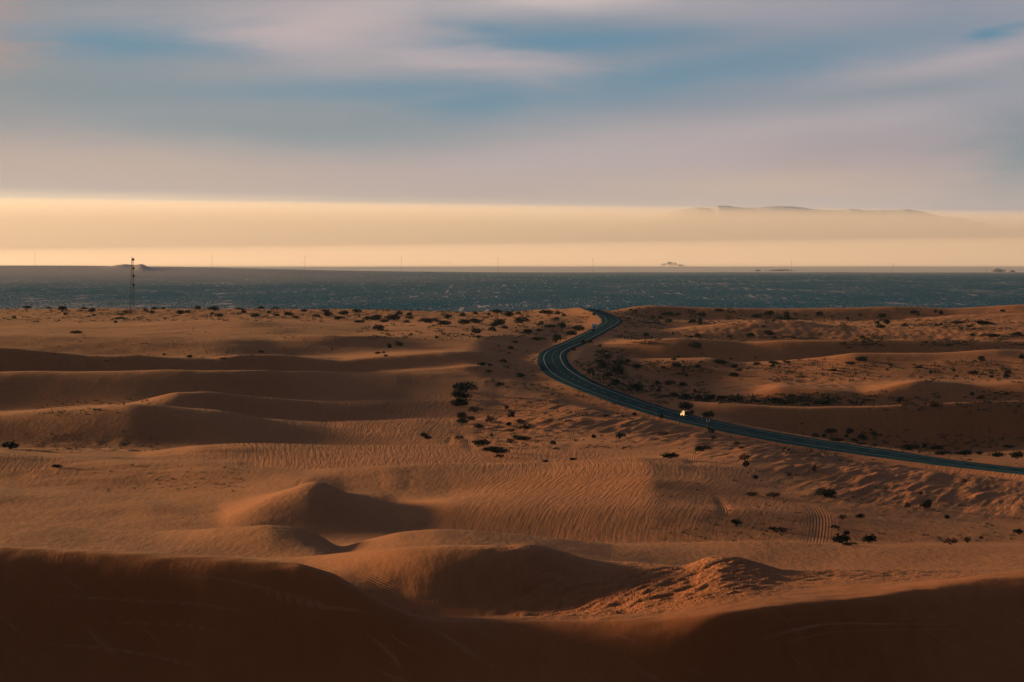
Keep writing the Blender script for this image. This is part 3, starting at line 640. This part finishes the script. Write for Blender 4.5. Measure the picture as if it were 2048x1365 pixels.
ZONES = [((0,600,120,652),'on the far crest at the photo\'s left end'),((120,600,240,652),'on the far crest just left of the radio tower'),((240,600,345,652),'at the foot of the radio tower'),
 ((345,600,460,652),'on the crest just right of the radio tower'),((460,600,600,652),'on the far crest between tower and road'),((600,600,735,652),'at the left end of the crest thicket'),
 ((735,600,835,660),'in the middle of the crest thicket'),((835,600,965,660),'at the dense right half of the crest thicket'),((965,600,1060,662),'on the slope right of the crest thicket'),
 ((1060,600,1200,676),'on the mound left of the white truck'),((0,652,600,730),'on the smooth dunes below the radio tower'),((600,652,900,730),'on the rippled dunes left of the bend'),
 ((900,660,1062,700),'in the hollow left of the road bend'),((1062,660,1130,700),'on the verge above the road bend'),((900,700,1062,765),'beside the sand track left of the bend'),
 ((1130,680,1222,712),'inside the S between the two road bends'),((1140,712,1222,790),'on the inner verge of the road bend'),((1222,600,1330,652),'on the far slope right of the road crest'),
 ((1330,600,1450,655),'in the dark thicket right of the road crest'),((1450,600,1660,660),'in the hollow around the lone small tree'),((1660,600,1900,662),'under the pale crest at upper right'),
 ((1900,600,2060,662),'in the belt at the upper right corner'),((1280,662,1400,680),'along the dune foot right of the truck'),((1400,662,1600,682),'in the belt behind the long smooth dune'),
 ((1380,684,1410,712),'alone on the long smooth shaded dune'),((1340,712,1520,726),'on the crest beneath the long smooth dune'),((1222,720,1340,800),'in the scrub just right of the bend'),
 ((1340,726,1420,776),'on the lit sand right of the bend'),((1420,724,1520,760),'on the lit ridge above the bowl'),((1520,724,1600,760),'above the shaded bowl'),
 ((1310,776,1420,804),'in the shrub line behind the dark car'),((1420,790,1660,815),'in the shrub line along the bowl\'s foot'),((1360,812,1430,842),'on the far verge beside the dark car'),
 ((1600,850,1770,900),'on the shaded slope above the straight road'),((1770,885,1900,915),'where the shaded slope meets the road'),((1900,885,2060,925),'on the verge at the right end of the road'),
 ((1660,664,2060,700),'on the second ridge at upper right'),((1650,712,1800,750),'on the lit ridge at right centre'),((1800,712,2060,762),'on the lit ridge near the right edge'),
 ((1690,780,1850,818),'on the crest above the shaded slope'),((1850,780,2060,818),'on the crest near the right edge'),((1300,826,1440,885),'on the near verge below the dark car'),
 ((1325,885,1430,925),'beside the pale sand track under the road'),((1430,885,1640,970),'on the gullied slope below the straight road'),((1440,980,1580,1070),'left of the broad rutted sand track'),
 ((1640,990,1730,1075),'just right of the broad rutted sand track'),((1660,1075,1760,1095),'behind the near crest beside the rutted track'),((1760,960,2060,1060),'on the gullied slope at lower right'),
 ((1860,1060,2060,1095),'behind the near crest at the right edge'),((900,770,955,816),'in the dark clump of three on tracked sand'),((900,816,962,862),'just below the dark clump of three'),
 ((962,766,1065,830),'at the foot of the road embankment'),((962,830,1065,872),'on the shrubby flat under the embankment'),((900,872,1065,920),'on the lower edge of the shrubby flat'),
 ((840,866,900,885),'at the left tip of the shrubby flat'),((1065,820,1300,930),'in the tracked basin under the embankment'),((0,880,60,905),'at the left edge of the gravel hollow'),((60,925,160,945),'on the lit sand at lower left'),((975,755,1065,776),'on the tracks above the embankment foot')]
ORD = ['leftmost', 'second', 'third', 'fourth', 'fifth', 'sixth', 'seventh', 'eighth', 'ninth', 'tenth', 'eleventh', 'twelfth']


def zone_of(px, py):
    for (x0, y0, x1, y1), ph in ZONES:
        if x0 <= px < x1 and y0 <= py < y1: return ph
    return 'in the scrub right of the winding road' if px > 1100 else 'on the tracked sand left of the road'


seen = set(); items = []
for tok in SHRUBS.replace('\n', '').split(';'):
    p_ = tok.split()
    px, py, w_, h_ = map(float, p_[:4])
    if any(abs(px - a) < 4 and abs(py - b) < 3 for a, b in seen): continue
    seen.add((px, py)); k_ = p_[4] if len(p_) > 4 else 'g'
    size = 'big' if w_ >= 24 else ('small' if w_ < 14 else 'medium')
    shape = 'tall' if h_ / w_ > .68 else ('low' if h_ / w_ < .36 else 'round')
    kind = {'g': 'dark shrub', 'd': 'brown bush', 't': 'dark small tree'}[k_]
    items.append([px, py, w_, h_, k_, f'{size} {shape} {kind}' if k_ != 't' else kind, zone_of(px, py)])
bucket = {}
for it in items: bucket.setdefault((it[5], it[6]), []).append(it)
for (ds, zn), L_ in bucket.items():
    L_.sort(key=lambda q: q[0])
    for k, it in enumerate(L_):
        it.append(f'{ds} {zn}' if len(L_) == 1 else f'{ORD[k]} {ds} {zn}')
for i, (px, py, w_, h_, k_, ds, zn, lab) in enumerate(items):
    x, y, z = spot(px, py)
    sc_ = y / F
    me_ = (SH_T[i % 2] if k_ == 't' else SH_D[i % 4] if k_ == 'd' else (SH_L if w_ > 18 else SH_S)[i % 5])
    W_, H_ = w_ * sc_ * 1.28, h_ * sc_ * 1.22
    o = bpy.data.objects.new('small_tree' if k_ == 't' else 'desert_shrub', me_); COL.objects.link(o)
    o.location = (x, y + W_ * .3, z - .06 * H_); o.scale = (W_, max(W_ * .75, 1.0), H_ * 1.05)
    o.rotation_euler = (0, 0, random.uniform(-.5, .5) + (3.14159 if i % 2 else 0))
    tag(o, lab, 'tree' if k_ == 't' else 'shrub', 'shrubs scattered over the dunes, counted from the left in each patch')

# countless low tufts and litter between the shrubs
def tufts(name, n, fn, mat, size, label):
    v, f = [], []
    k = 0
    while k < n:
        q = fn()
        if q is None: continue
        x, y, z, s_ = q; k += 1; s_ *= size
        for _ in range(11):
            a = random.uniform(0, 6.283); r_ = random.random() ** .5 * s_ * .5
            p = Vector((x + r_ * math.cos(a) * 1.3, y + r_ * math.sin(a), z + random.uniform(-.05, .35) * s_ * (1 - r_ / s_)))
            d = Vector((random.uniform(-1, 1), random.uniform(-1, 1), random.uniform(.2, 1.2))).normalized() * s_ * .3
            e = d.cross(Vector((random.uniform(-1, 1), random.uniform(-1, 1), .2))).normalized() * s_ * .12
            b = len(v); v += [tuple(p - e), tuple(p + e), tuple(p + d)]; f.append((b, b + 1, b + 2))
    m_ = bpy.data.meshes.new(name); m_.from_pydata(v, [], f)
    return tag(link(name, m_, [mat]), label, kind='stuff')


# weights: (column range, row range, share)
SPOTS = [((1225, 1330), (628, 690), 5, 1.5), ((1230, 1480), (618, 650), 9, 1.5), ((1480, 1680), (628, 645), 5, 1.4), ((1680, 2048), (640, 662), 9, 1.5), ((1680, 2048), (670, 695), 9, 1.5), ((1230, 1650), (668, 680), 5, 1.2),
 ((1150, 1420), (722, 790), 14, 1.4), ((1420, 2048), (722, 765), 12, 1.3), ((1300, 1680), (792, 808), 8, 1.5), ((1700, 2048), (785, 815), 6, 1.2), ((1560, 2048), (868, 925), 7, 1.0), ((1440, 1780), (840, 890), 3, .8), ((940, 1270), (770, 900), 10, .9),
 ((1300, 2048), (860, 1085), 16, .55), ((0, 1060), (618, 645), 16, 1.5), ((720, 1180), (622, 680), 14, 1.5), ((960, 1110), (690, 790), 4, 1.0), ((20, 320), (872, 905), 7, .5), ((150, 500), (930, 985), 3, .5), ((50, 330), (800, 830), 2, .8), ((60, 700), (650, 730), 3, .9), ((1190, 1260), (700, 780), 8, 1.3)]
cumw = np.cumsum([s_[2] for s_ in SPOTS]); cumw = cumw / cumw[-1]


def pick():
    (x0, x1), (y0, y1), _, sz = SPOTS[int(np.searchsorted(cumw, random.random()))]
    px, py = random.uniform(x0, x1), random.uniform(y0, y1)
    x, y, z = spot(px, py)
    if vnoise(np.array([x / 14.]), np.array([y / 40.]), 71)[0] < random.uniform(-.35, .15): return None
    y += random.uniform(-6, 6)
    dq, _, _ = road_near(np.array([x]), np.array([y]))
    if dq[0] < HW + 1.0: return None
    return x, y, ground(x, y), sz * random.uniform(.45, 1.3) * random.choice((.6, .8, 1.0, 1.0))


tufts('scrub_tufts', 5000, pick, M_GREEN, 1.7, 'countless small dark desert scrub tufts')
tufts('dry_tufts', 1900, pick, M_DRY, 1.1, 'dry brown grass tufts and litter on the sand')

# ------------------------------------------------------------------ hard surface helpers
def bar(bm, a, b, w, w2=None, n=4):
    a, b = Vector(a), Vector(b); ax = (b - a); L_ = ax.length; ax.normalize()
    u = ax.cross(Vector((0, 0, 1)) if abs(ax.z) < .9 else Vector((1, 0, 0))).normalized(); v_ = ax.cross(u); w2 = w if w2 is None else w2
    r0 = [bm.verts.new(a + (u * math.cos(t_) + v_ * math.sin(t_)) * w * .7) for t_ in [2 * math.pi * (k + .5) / n for k in range(n)]]
    r1 = [bm.verts.new(b + (u * math.cos(t_) + v_ * math.sin(t_)) * w2 * .7) for t_ in [2 * math.pi * (k + .5) / n for k in range(n)]]
    for k in range(n): bm.faces.new((r0[k], r0[(k + 1) % n], r1[(k + 1) % n], r1[k]))
    bm.faces.new(r0[::-1]); bm.faces.new(r1)


def bx(bm, x0, x1, y0, y1, z0, z1, bev=0.0):
    r_ = bmesh.ops.create_cube(bm, size=1.0)
    for v in r_['verts']: v.co = Vector((x0 + (v.co.x + .5) * (x1 - x0), y0 + (v.co.y + .5) * (y1 - y0), z0 + (v.co.z + .5) * (z1 - z0)))
    if bev: bmesh.ops.bevel(bm, geom=list({e for v in r_['verts'] for e in v.link_edges}), offset=bev, segments=2, affect='EDGES')


def prism(bm, prof, x0, x1, in0=None):
    """side profile (y, z) extruded across x; per point optional inset"""
    A = [bm.verts.new((x0 + (p[2] if len(p) > 2 else 0), p[0], p[1])) for p in prof]
    B = [bm.verts.new((x1 - (p[2] if len(p) > 2 else 0), p[0], p[1])) for p in prof]
    n = len(prof)
    for k in range(n): bm.faces.new((A[k], A[(k + 1) % n], B[(k + 1) % n], B[k]))
    bm.faces.new(A[::-1]); bm.faces.new(B)
    bmesh.ops.recalc_face_normals(bm, faces=bm.faces)


def part(name, bm, mat, parent, label=None, smooth=False):
    m_ = bpy.data.meshes.new(name); bm.to_mesh(m_); bm.free()
    if smooth: m_.polygons.foreach_set('use_smooth', np.ones(len(m_.polygons), bool))
    o = link(name, m_, [mat], parent)
    if label: o['label'] = label
    return o


def quad(bm, pts): bm.faces.new([bm.verts.new(p) for p in pts])


def wheel(parent, x, y, r_, w_, nm='wheel'):
    bm = bmesh.new(); bmesh.ops.create_cone(bm, cap_ends=True, segments=20, radius1=r_, radius2=r_, depth=w_)
    bmesh.ops.bevel(bm, geom=[e for e in bm.edges if len(e.link_faces) == 2 and abs(e.verts[0].co.z - e.verts[1].co.z) < 1e-5 and any(len(f_.verts) > 4 for f_ in e.link_faces)], offset=w_ * .15, segments=2, affect='EDGES')
    bmesh.ops.rotate(bm, verts=bm.verts, matrix=Matrix.Rotation(R(90), 3, 'Y')); bmesh.ops.translate(bm, verts=bm.verts, vec=(x, y, r_))
    t_ = part(nm, bm, M_TYRE, parent)
    bm = bmesh.new(); bmesh.ops.create_cone(bm, cap_ends=True, segments=16, radius1=r_ * .6, radius2=r_ * .6, depth=w_ + .03)
    bmesh.ops.rotate(bm, verts=bm.verts, matrix=Matrix.Rotation(R(90), 3, 'Y')); bmesh.ops.translate(bm, verts=bm.verts, vec=(x, y, r_))
    part('rim', bm, M_STEEL, t_)


M_TYRE = plain('tyre_rubber', (.012, .012, .013), .9)
M_STEEL = plain('dull_steel', (.16, .17, .18), .45, metal=.7)
M_CREAM = plain('cream_car_paint', (.17, .16, .14), .5, var=.05, spec=.25)
M_BLACK = plain('black_car_paint', (.006, .007, .009), .5, var=.2, spec=.3)
M_GLASS = plain('dark_tinted_glass', (.006, .008, .010), .15, var=.1, spec=.5)
M_RED = plain('red_lamp_plastic', (.16, .008, .006), .4)
M_CLEAR = plain('pale_lamp_plastic', (.5, .5, .48), .3)
M_TRUCK = plain('grey_white_truck_box', (.36, .41, .45), .5, var=.06)
M_TRIM = plain('black_plastic_trim', (.010, .011, .013), .7)
M_TOWER = plain('painted_tower_steel', (.006, .016, .022), .9, var=.2, spec=.05)
M_DISH = plain('dark_dish_cover', (.008, .022, .030), .8)
M_POST = plain('weathered_sign_post', (.035, .03, .03), .8)
M_PANEL = plain('pale_sign_panel', (.45, .45, .50), .6)


def road_at(px, side):
    """point on the road at a bearing near a row, offset from the centre"""
    return None


def on_road(d, off):
    i = int(np.argmin(np.abs(RP[:, 1] - d))); p = RP[i]; n = RN[i]
    return (p[0] + n[0] * off, p[1] + n[1] * off, p[2] + RB[i] * off + .02), math.atan2(-n[0], n[1])


def heading(d):
    i = int(np.argmin(np.abs(RP[:, 1] - d))); T = RP[i - 1, :2] - RP[i + 1, :2]   # pointing away from the camera
    return math.atan2(-T[0], T[1])


# ---- the car on the straight, seen from behind
loc, _ = on_road(1441, 1.9)
car = empty('parked_car', loc, heading(1441)); car.name = 'sport_utility_car'
tag(car, 'boxy car with sunlit pale side and dark rear driving up the road', 'car')
bm = bmesh.new(); prism(bm, [(-2.2, .42), (-2.28, .7), (-2.25, 1.12, .03), (1.0, 1.14, .03), (2.05, 1.02, .06), (2.25, .86, .08), (2.28, .45, .05)], -.94, .94)
bmesh.ops.bevel(bm, geom=bm.edges[:], offset=.04, segments=2, affect='EDGES'); part('body', bm, M_BLACK, car, 'dark lower body')
bm = bmesh.new(); prism(bm, [(-2.24, 1.12, .04), (-2.12, 1.88, .14), (.15, 1.92, .14), (.95, 1.13, .05)], -.94, .94)
bmesh.ops.bevel(bm, geom=bm.edges[:], offset=.03, segments=1, affect='EDGES'); part('cabin', bm, M_CREAM, car)
bm = bmesh.new(); prism(bm, [(-2.14, 1.895), (-2.10, 1.96, .06), (.1, 1.98, .06), (.2, 1.93)], -.80, .80); part('roof', bm, M_CREAM, car)
bm = bmesh.new(); prism(bm, [(-2.32, .50), (-2.33, 1.12, .02), (-2.285, 1.12, .02), (-2.285, .50)], -.88, .88); rd_ = part('rear_door', bm, M_BLACK, car, 'dark rear door')
bm = bmesh.new(); bx(bm, .52, .60, -2.38, -2.33, .85, .89); part('handle', bm, M_STEEL, rd_)
bm = bmesh.new(); prism(bm, [(-2.285, 1.13, .06), (-2.17, 1.86, .16), (-2.13, 1.86, .16), (-2.24, 1.13, .06)], -.92, .92); part('rear_window', bm, M_GLASS, car)
bm = bmesh.new(); prism(bm, [(.99, 1.16, .10), (.24, 1.87, .18), (.21, 1.85, .18), (.95, 1.15, .10)], -.93, .93); part('windscreen', bm, M_GLASS, car)
for s_ in (-1, 1):
    for (a_, b_, c_, d_) in ((-2.0, -1.92, -1.15, -1.15), (-1.07, -1.07, -.2, -.2), (-.12, -.12, .62, .14)):
        bm = bmesh.new(); X0, X1 = s_ * .905, s_ * .825
        quad(bm, [(X0, a_, 1.2), (X0, c_, 1.2), (X1, d_, 1.78), (X1, b_, 1.78)])
        ret = bmesh.ops.extrude_face_region(bm, geom=bm.faces[:]); bmesh.ops.translate(bm, verts=[g for g in ret['geom'] if isinstance(g, bmesh.types.BMVert)], vec=(s_ * .02, 0, 0))
        part('side_window', bm, M_GLASS, car)
    bm = bmesh.new(); bx(bm, s_ * .80 - .08, s_ * .80 + .08, -2.37, -2.33, .80, 1.08, .01); part('tail_light', bm, M_RED, car)
    bm = bmesh.new(); bx(bm, s_ * .66 - .16, s_ * .66 + .16, 2.26, 2.31, .66, .84, .02); part('headlight', bm, M_CLEAR, car)
    bm = bmesh.new(); bx(bm, s_ * 1.06 - .10, s_ * 1.06 + .10, .66, .78, 1.12, 1.30, .03); part('wing_mirror', bm, M_CREAM, car)
    for yy in (-1.4, 1.42): wheel(car, s_ * .82, yy, .38, .26)
    bm = bmesh.new(); bx(bm, s_ * .62 - .025, s_ * .62 + .025, -1.9, -.1, 2.0, 2.05, .01); part('roof_rail', bm, M_TRIM, car)
for yy, nm in ((-2.38, 'bumper'), (2.30, 'bumper')):
    bm = bmesh.new(); bx(bm, -.93, .93, yy - .08, yy + .08, .40, .62, .03); part(nm, bm, M_TRIM, car)
bm = bmesh.new(); bmesh.ops.create_cone(bm, cap_ends=True, segments=20, radius1=.36, radius2=.34, depth=.22)
bmesh.ops.rotate(bm, verts=bm.verts, matrix=Matrix.Rotation(R(90), 3, 'X')); bmesh.ops.translate(bm, verts=bm.verts, vec=(-.05, -2.46, .98)); part('spare_wheel', bm, M_TYRE, car)

# ---- the oncoming box truck
loc, _ = on_road(2285, -1.9)
tr = empty('box_truck', loc, heading(2285) + math.pi)
tag(tr, 'box truck with pale square body coming round the far bend', 'truck')
bm = bmesh.new(); bx(bm, -1.22, 1.22, -4.6, .9, 1.15, 3.95, .05); part('cargo_box', bm, M_TRUCK, tr)
bm = bmesh.new(); prism(bm, [(.95, .75), (.95, 2.45, .08), (1.7, 2.5, .10), (2.2, 1.7, .06), (3.0, 1.5, .10), (3.1, .75, .04)], -1.08, 1.08)
bmesh.ops.bevel(bm, geom=bm.edges[:], offset=.04, segments=1, affect='EDGES'); part('cab', bm, M_TRUCK, tr)
bm = bmesh.new(); prism(bm, [(1.78, 2.42, .2), (2.24, 1.74, .14), (2.27, 1.75, .14), (1.81, 2.43, .2)], -1.08, 1.08); part('windscreen', bm, M_GLASS, tr)
bm = bmesh.new(); bx(bm, -.62, .62, 3.08, 3.14, .85, 1.38, .02); part('grille', bm, M_TRIM, tr)
bm = bmesh.new(); bx(bm, -1.12, 1.12, 3.02, 3.25, .42, .78, .03); part('bumper', bm, M_TRIM, tr)
bm = bmesh.new(); bx(bm, -.5, .5, -4.5, 3.0, .62, 1.1); part('chassis', bm, M_TRIM, tr)
for s_ in (-1, 1):
    bm = bmesh.new(); bx(bm, s_ * .84 - .15, s_ * .84 + .15, 3.08, 3.14, .95, 1.25, .02); part('headlight', bm, M_CLEAR, tr)
    bm = bmesh.new(); bx(bm, s_ * 1.32 - .10, s_ * 1.32 + .10, 1.9, 2.0, 1.65, 2.15, .02); part('wing_mirror', bm, M_TRIM, tr)
    bm = bmesh.new(); quad(bm, [(s_ * 1.07, 1.05, 1.7), (s_ * 1.07, 1.95, 1.7), (s_ * 1.01, 1.62, 2.35), (s_ * 1.01, 1.05, 2.35)]); part('side_window', bm, M_GLASS, tr)
    for yy in (-3.2, 2.25): wheel(tr, s_ * .98, yy, .46, .30)

# ---- radio tower on the plain behind the crest
tx, ty = (264.5 - 1024) / F * 3150, 3150.0; tz = ground(tx, ty) - .3
tw = empty('radio_tower', (tx, ty, tz), .3)
tag(tw, 'slender lattice radio tower with four dark round dishes', 'tower')
TH = -(516 - YH) / F * ty - tz
def hwid(z): return .62 + (2.1 - .62) * (1 - z / TH)
cr = [(-1, -1), (1, -1), (1, 1), (-1, 1)]
for cx_, cy_ in cr:
    bm = bmesh.new(); bar(bm, (cx_ * hwid(0), cy_ * hwid(0), 0), (cx_ * hwid(TH), cy_ * hwid(TH), TH), .16, .11); part('leg', bm, M_TOWER, tw)
bm = bmesh.new(); z = 0.0
while z < TH - 1.5:
    z2 = z + 2.2 * hwid(z) * .95 + .4; z2 = min(z2, TH)
    for k in range(4):
        a_, b_ = cr[k], cr[(k + 1) % 4]; h0, h1 = hwid(z), hwid(z2)
        bar(bm, (a_[0] * h0, a_[1] * h0, z), (b_[0] * h1, b_[1] * h1, z2), .06); bar(bm, (b_[0] * h0, b_[1] * h0, z), (a_[0] * h1, a_[1] * h1, z2), .06)
        bar(bm, (a_[0] * h1, a_[1] * h1, z2), (b_[0] * h1, b_[1] * h1, z2), .06)
    z = z2
part('lattice_bracing', bm, M_TOWER, tw)
for row in (519.5, 537, 552, 570):
    zz = -(row - YH) / F * ty - tz
    bm = bmesh.new(); bmesh.ops.create_cone(bm, cap_ends=True, segments=24, radius1=1.05, radius2=1.0, depth=.9)
    bmesh.ops.rotate(bm, verts=bm.verts, matrix=Matrix.Rotation(R(90), 3, 'X')); bmesh.ops.translate(bm, verts=bm.verts, vec=(hwid(zz) * .55, -hwid(zz) - .95, zz))
    bar(bm, (hwid(zz) * .55, -hwid(zz), zz), (hwid(zz) * .55, -hwid(zz) - .6, zz), .12); bar(bm, (hwid(zz) * .55, -hwid(zz), zz - .8), (hwid(zz) * .55, -hwid(zz) - .6, zz), .08)
    dsh = part('dish', bm, M_DISH, tw)
bm = bmesh.new()
for ax_ in (-.5, 0, .5): bar(bm, (ax_, 0, TH), (ax_, 0, TH + 1.3), .06)
bar(bm, (-.8, 0, TH + .15), (.8, 0, TH + .15), .1); part('top_antenna', bm, M_TOWER, tw)

# ---- roadside sign, marker posts
def plant_at(px, py): return spot(px, py)


def near_road_spot(d, off):
    i = int(np.argmin(np.abs(RP[:, 1] - d))); p = RP[i]; n = RN[i]; x = p[0] + n[0] * off; y = p[1] + n[1] * off
    return x, y, ground(x, y)


x, y, z = spot(1416, 864)
sg = empty('road_sign', (x, y, z), .05); tag(sg, 'dark roadside sign post with two small pale panels beside the road', 'sign')
bm = bmesh.new(); bx(bm, -.14, .14, -.10, .10, -.4, 4.7, .02); part('post', bm, M_POST, sg)
for s_ in (-1, 1):
    bm = bmesh.new(); bx(bm, s_ * .42 - .16, s_ * .42 + .16, -.09, -.04, 3.1, 4.1, .01); part('sign_panel', bm, M_PANEL, sg)
bm = bmesh.new(); bx(bm, -.55, .55, -.05, .05, 3.25, 3.35); bx(bm, -.55, .55, -.05, .05, 3.85, 3.95); part('bracket', bm, M_POST, sg)
bm = bmesh.new(); bx(bm, -.34, .20, -.16, .10, .3, 1.9, .03); part('equipment_box', bm, M_POST, sg)
for (px, py, hh, lab) in ((1089, 747, 2.6, 'thin dark marker post on the outer verge of the road bend'), (1355, 847, .9, 'small pale reflector post on the verge below the dark car'), (1404, 838, .9, 'small pale reflector post on the verge opposite the sign'), (1186, 684, 1.1, 'pale reflector post on the inner verge between the bends')):
    x, y, z = spot(px, py); e_ = empty('marker_post', (x, y, z)); tag(e_, lab, 'post')
    bm = bmesh.new(); bar(bm, (0, 0, -.3), (0, 0, hh), .09); part('post', bm, M_POST if hh > 2 else M_PANEL, e_)
    bm = bmesh.new(); bx(bm, -.14, .14, -.12, -.07, hh - .35, hh - .05); part('reflector', bm, M_PANEL if hh < 2 else M_POST, e_)

# ---- wooden power poles just behind the left crest
PO = [(130, 607), (184, 606), (222, 602), (311, 601), (424, 605), (457, 603), (659, 606), (893, 611)]
for k, (px, py) in enumerate(PO):
    d = 3060.0 + 5 * k; x = (px - 1024) / F * d; z = ground(x, d); top = -(py - YH) / F * d
    e_ = empty('power_pole', (x, d, z)); hh = top - z
    where = ['leftmost of the row', 'second from the left', 'just left of the radio tower', 'just right of the radio tower', 'fifth of the row', 'sixth of the row', 'seventh of the row', 'standing alone near the road'][k]
    tag(e_, f'thin dark power pole behind the far crest, {where}', 'pole', 'power poles behind the far crest')
    bm = bmesh.new(); bar(bm, (0, 0, -.5), (0, 0, hh), .22, .15); part('pole', bm, M_TOWER, e_)
    bm = bmesh.new(); bx(bm, -1.3, 1.3, -.1, .1, hh - 1.0, hh - .8); part('crossarm', bm, M_TOWER, e_)

# ---- transmission pylons far out on the plain
def plain_at(px, d):
    return float(np.interp(px, pc, PZ[int(np.argmin(np.abs(pd_ - d)))]))


PY = [(70, 503), (424, 508), (610, 510), (803, 511), (996, 515), (1186, 516), (1583, 520), (1786, 526), (1973, 533)]
M_PYL = plain('galvanised_steel', (.10, .095, .10), .8)
pn = ['leftmost, beside the bright water line', 'second from the left', 'third from the left', 'fourth from the left', 'fifth from the left', 'sixth from the left', 'third from the right', 'second from the right', 'rightmost of the line']
for k, (px, py) in enumerate(PY):
    d = 26000.0; x = (px - 1024) / F * d; z = plain_at(px, d); top = -(py - YH) / F * d; hh = top - z
    e_ = empty('transmission_pylon', (x, d, z)); tag(e_, f'hazy transmission pylon on the horizon, {pn[k]}', 'pylon', 'pylons along the horizon')
    for s_ in (-1, 1):
        bm = bmesh.new(); bar(bm, (s_ * 1.6, 0, -2), (s_ * .5, 0, hh), .6, .4); part('leg', bm, M_PYL, e_)
    bm = bmesh.new()
    for q in range(8): z0 = hh * q / 8; bar(bm, (-1.5 + q * .12, 0, z0), (1.4 - q * .12, 0, z0 + hh / 8), .3)
    part('bracing', bm, M_PYL, e_)
    for q in (.78, .9):
        bm = bmesh.new(); bx(bm, -5, 5, -.4, .4, hh * q, hh * q + .9); part('crossarm', bm, M_PYL, e_)

# ---- far groves on the horizon
M_GROVE = plain('distant_trees', (.12, .12, .14), 1.0, var=.2, spec=0)
GR = [(636, 513, 20, 6, 'rounded grove floating in haze left of centre'), (605, 529, 12, 4, 'small low grove at the plain edge left of centre'), (583, 529, 7, 3, 'tiny grove beside the small low grove'), (720, 529, 8, 3, 'small pale grove between the second and third pylons'), (885, 528, 9, 7, 'taller left tree of the pair near centre'), (897, 529, 11, 6, 'lower right tree of the pair near centre'),
 (1328, 533, 12, 6, 'low left grove of the group on the right horizon'), (1340, 533, 12, 11, 'tallest spreading tree on the right horizon'), (1350, 533, 8, 8, 'slim tree just right of the tallest spreading tree'), (1362, 534, 16, 5, 'low right grove of the group on the right horizon'), (1420, 524, 34, 5, 'long faint row of trees above the right horizon'), (1475, 524, 14, 4, 'faint small grove right of the long faint row'), (1545, 525, 22, 3, 'faint low grove near the seventh pylon'),
 (1517, 543, 12, 4, 'dark low clump on the edge of the scrub plain'), (1560, 543, 46, 4, 'long dark windbreak on the edge of the scrub plain'), (1997, 546, 26, 8, 'dark farm trees at the right end of the horizon'), (2024, 546, 14, 6, 'last dark trees at the right end of the horizon'), (404, 526, 12, 4, 'small hazy grove right of the radio tower')]
for k, (px, py, w_, h_, lab) in enumerate(GR):
    hi = py < 531 and px > 560 or py < 527
    d = min(41500.0 + max(0, 545 - py) * 1000.0, 70000.0)
    x = (px - 1024) / F * d; z = -(py - YH) / F * d - 2; s_ = d / F
    me_ = shrub_mesh('grove', 500 + k, 160, M_GROVE, 6, .09, stems=3)
    o = bpy.data.objects.new('distant_grove', me_); COL.objects.link(o); o.location = (x, d, z); o.scale = (w_ * s_ * 1.1, w_ * s_, h_ * s_ * 1.1)
    tag(o, lab, 'trees', 'tree groves on the hazy horizon')

# ---- far mountains and the mist bank before them
MR = [(1370, 418), (1395, 415), (1420, 416), (1436, 411), (1458, 412), (1475, 415), (1510, 416), (1535, 413), (1570, 413), (1590, 414), (1612, 416), (1640, 420), (1675, 420), (1700, 418), (1730, 421), (1780, 421), (1812, 419), (1845, 423), (1880, 432)]
md = 84000.0; mcol = np.arange(1250, 2000, 3.0)
top = -(np.interp(mcol, [1250, 1290, 1335] + [q[0] for q in MR] + [1930, 1999], [475, 440, 426] + [q[1] for q in MR] + [437, 455]) - YH) / F * md
top = top + 14 * vnoise(mcol / 26, mcol * 0, 83) + 7 * vnoise(mcol / 9, mcol * 0, 81)
rr = np.linspace(-1, 1, 17); G3 = np.zeros((17, len(mcol), 3))
for k, q in enumerate(rr):
    G3[k, :, 0] = (mcol - 1024) / F * md; G3[k, :, 1] = md + q * 6000
    G3[k, :, 2] = -1100 + (top + 1100) * (1 - abs(q) ** 1.3) + (0 if abs(q) < .01 else 1) * 16 * vnoise(mcol / 30, mcol * 0 + k, 82)
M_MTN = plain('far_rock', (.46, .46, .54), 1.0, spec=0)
tag(link('mountains', grid_mesh('mountains', G3), [M_MTN]), 'faint blue-grey mountain range above the mist', kind='structure')
mb = bpy.data.materials.new('mist'); mb.use_nodes = True; nt = mb.node_tree; nt.nodes.clear()
pv = nt.nodes.new('ShaderNodeVolumePrincipled'); mo = nt.nodes.new('ShaderNodeOutputMaterial'); nt.links.new(pv.outputs[0], mo.inputs['Volume'])
pv.inputs['Color'].default_value = (.68, .67, .74, 1); pv.inputs['Density'].default_value = 4.4e-4; pv.inputs['Anisotropy'].default_value = .58
bmb = box_mesh('mist_bank', -30000, 30000, 50000, 78000, -1200, 0)
for v in bmb.vertices:
    if v.co.z > -10:
        v.co.z = -228.0 if v.co.y < 60000 else (YH - 408 - .013 * F * v.co.x / v.co.y) / F * v.co.y
tag(link('mist_bank', bmb, [mb]), 'bank of pale mist along the horizon', kind='stuff')
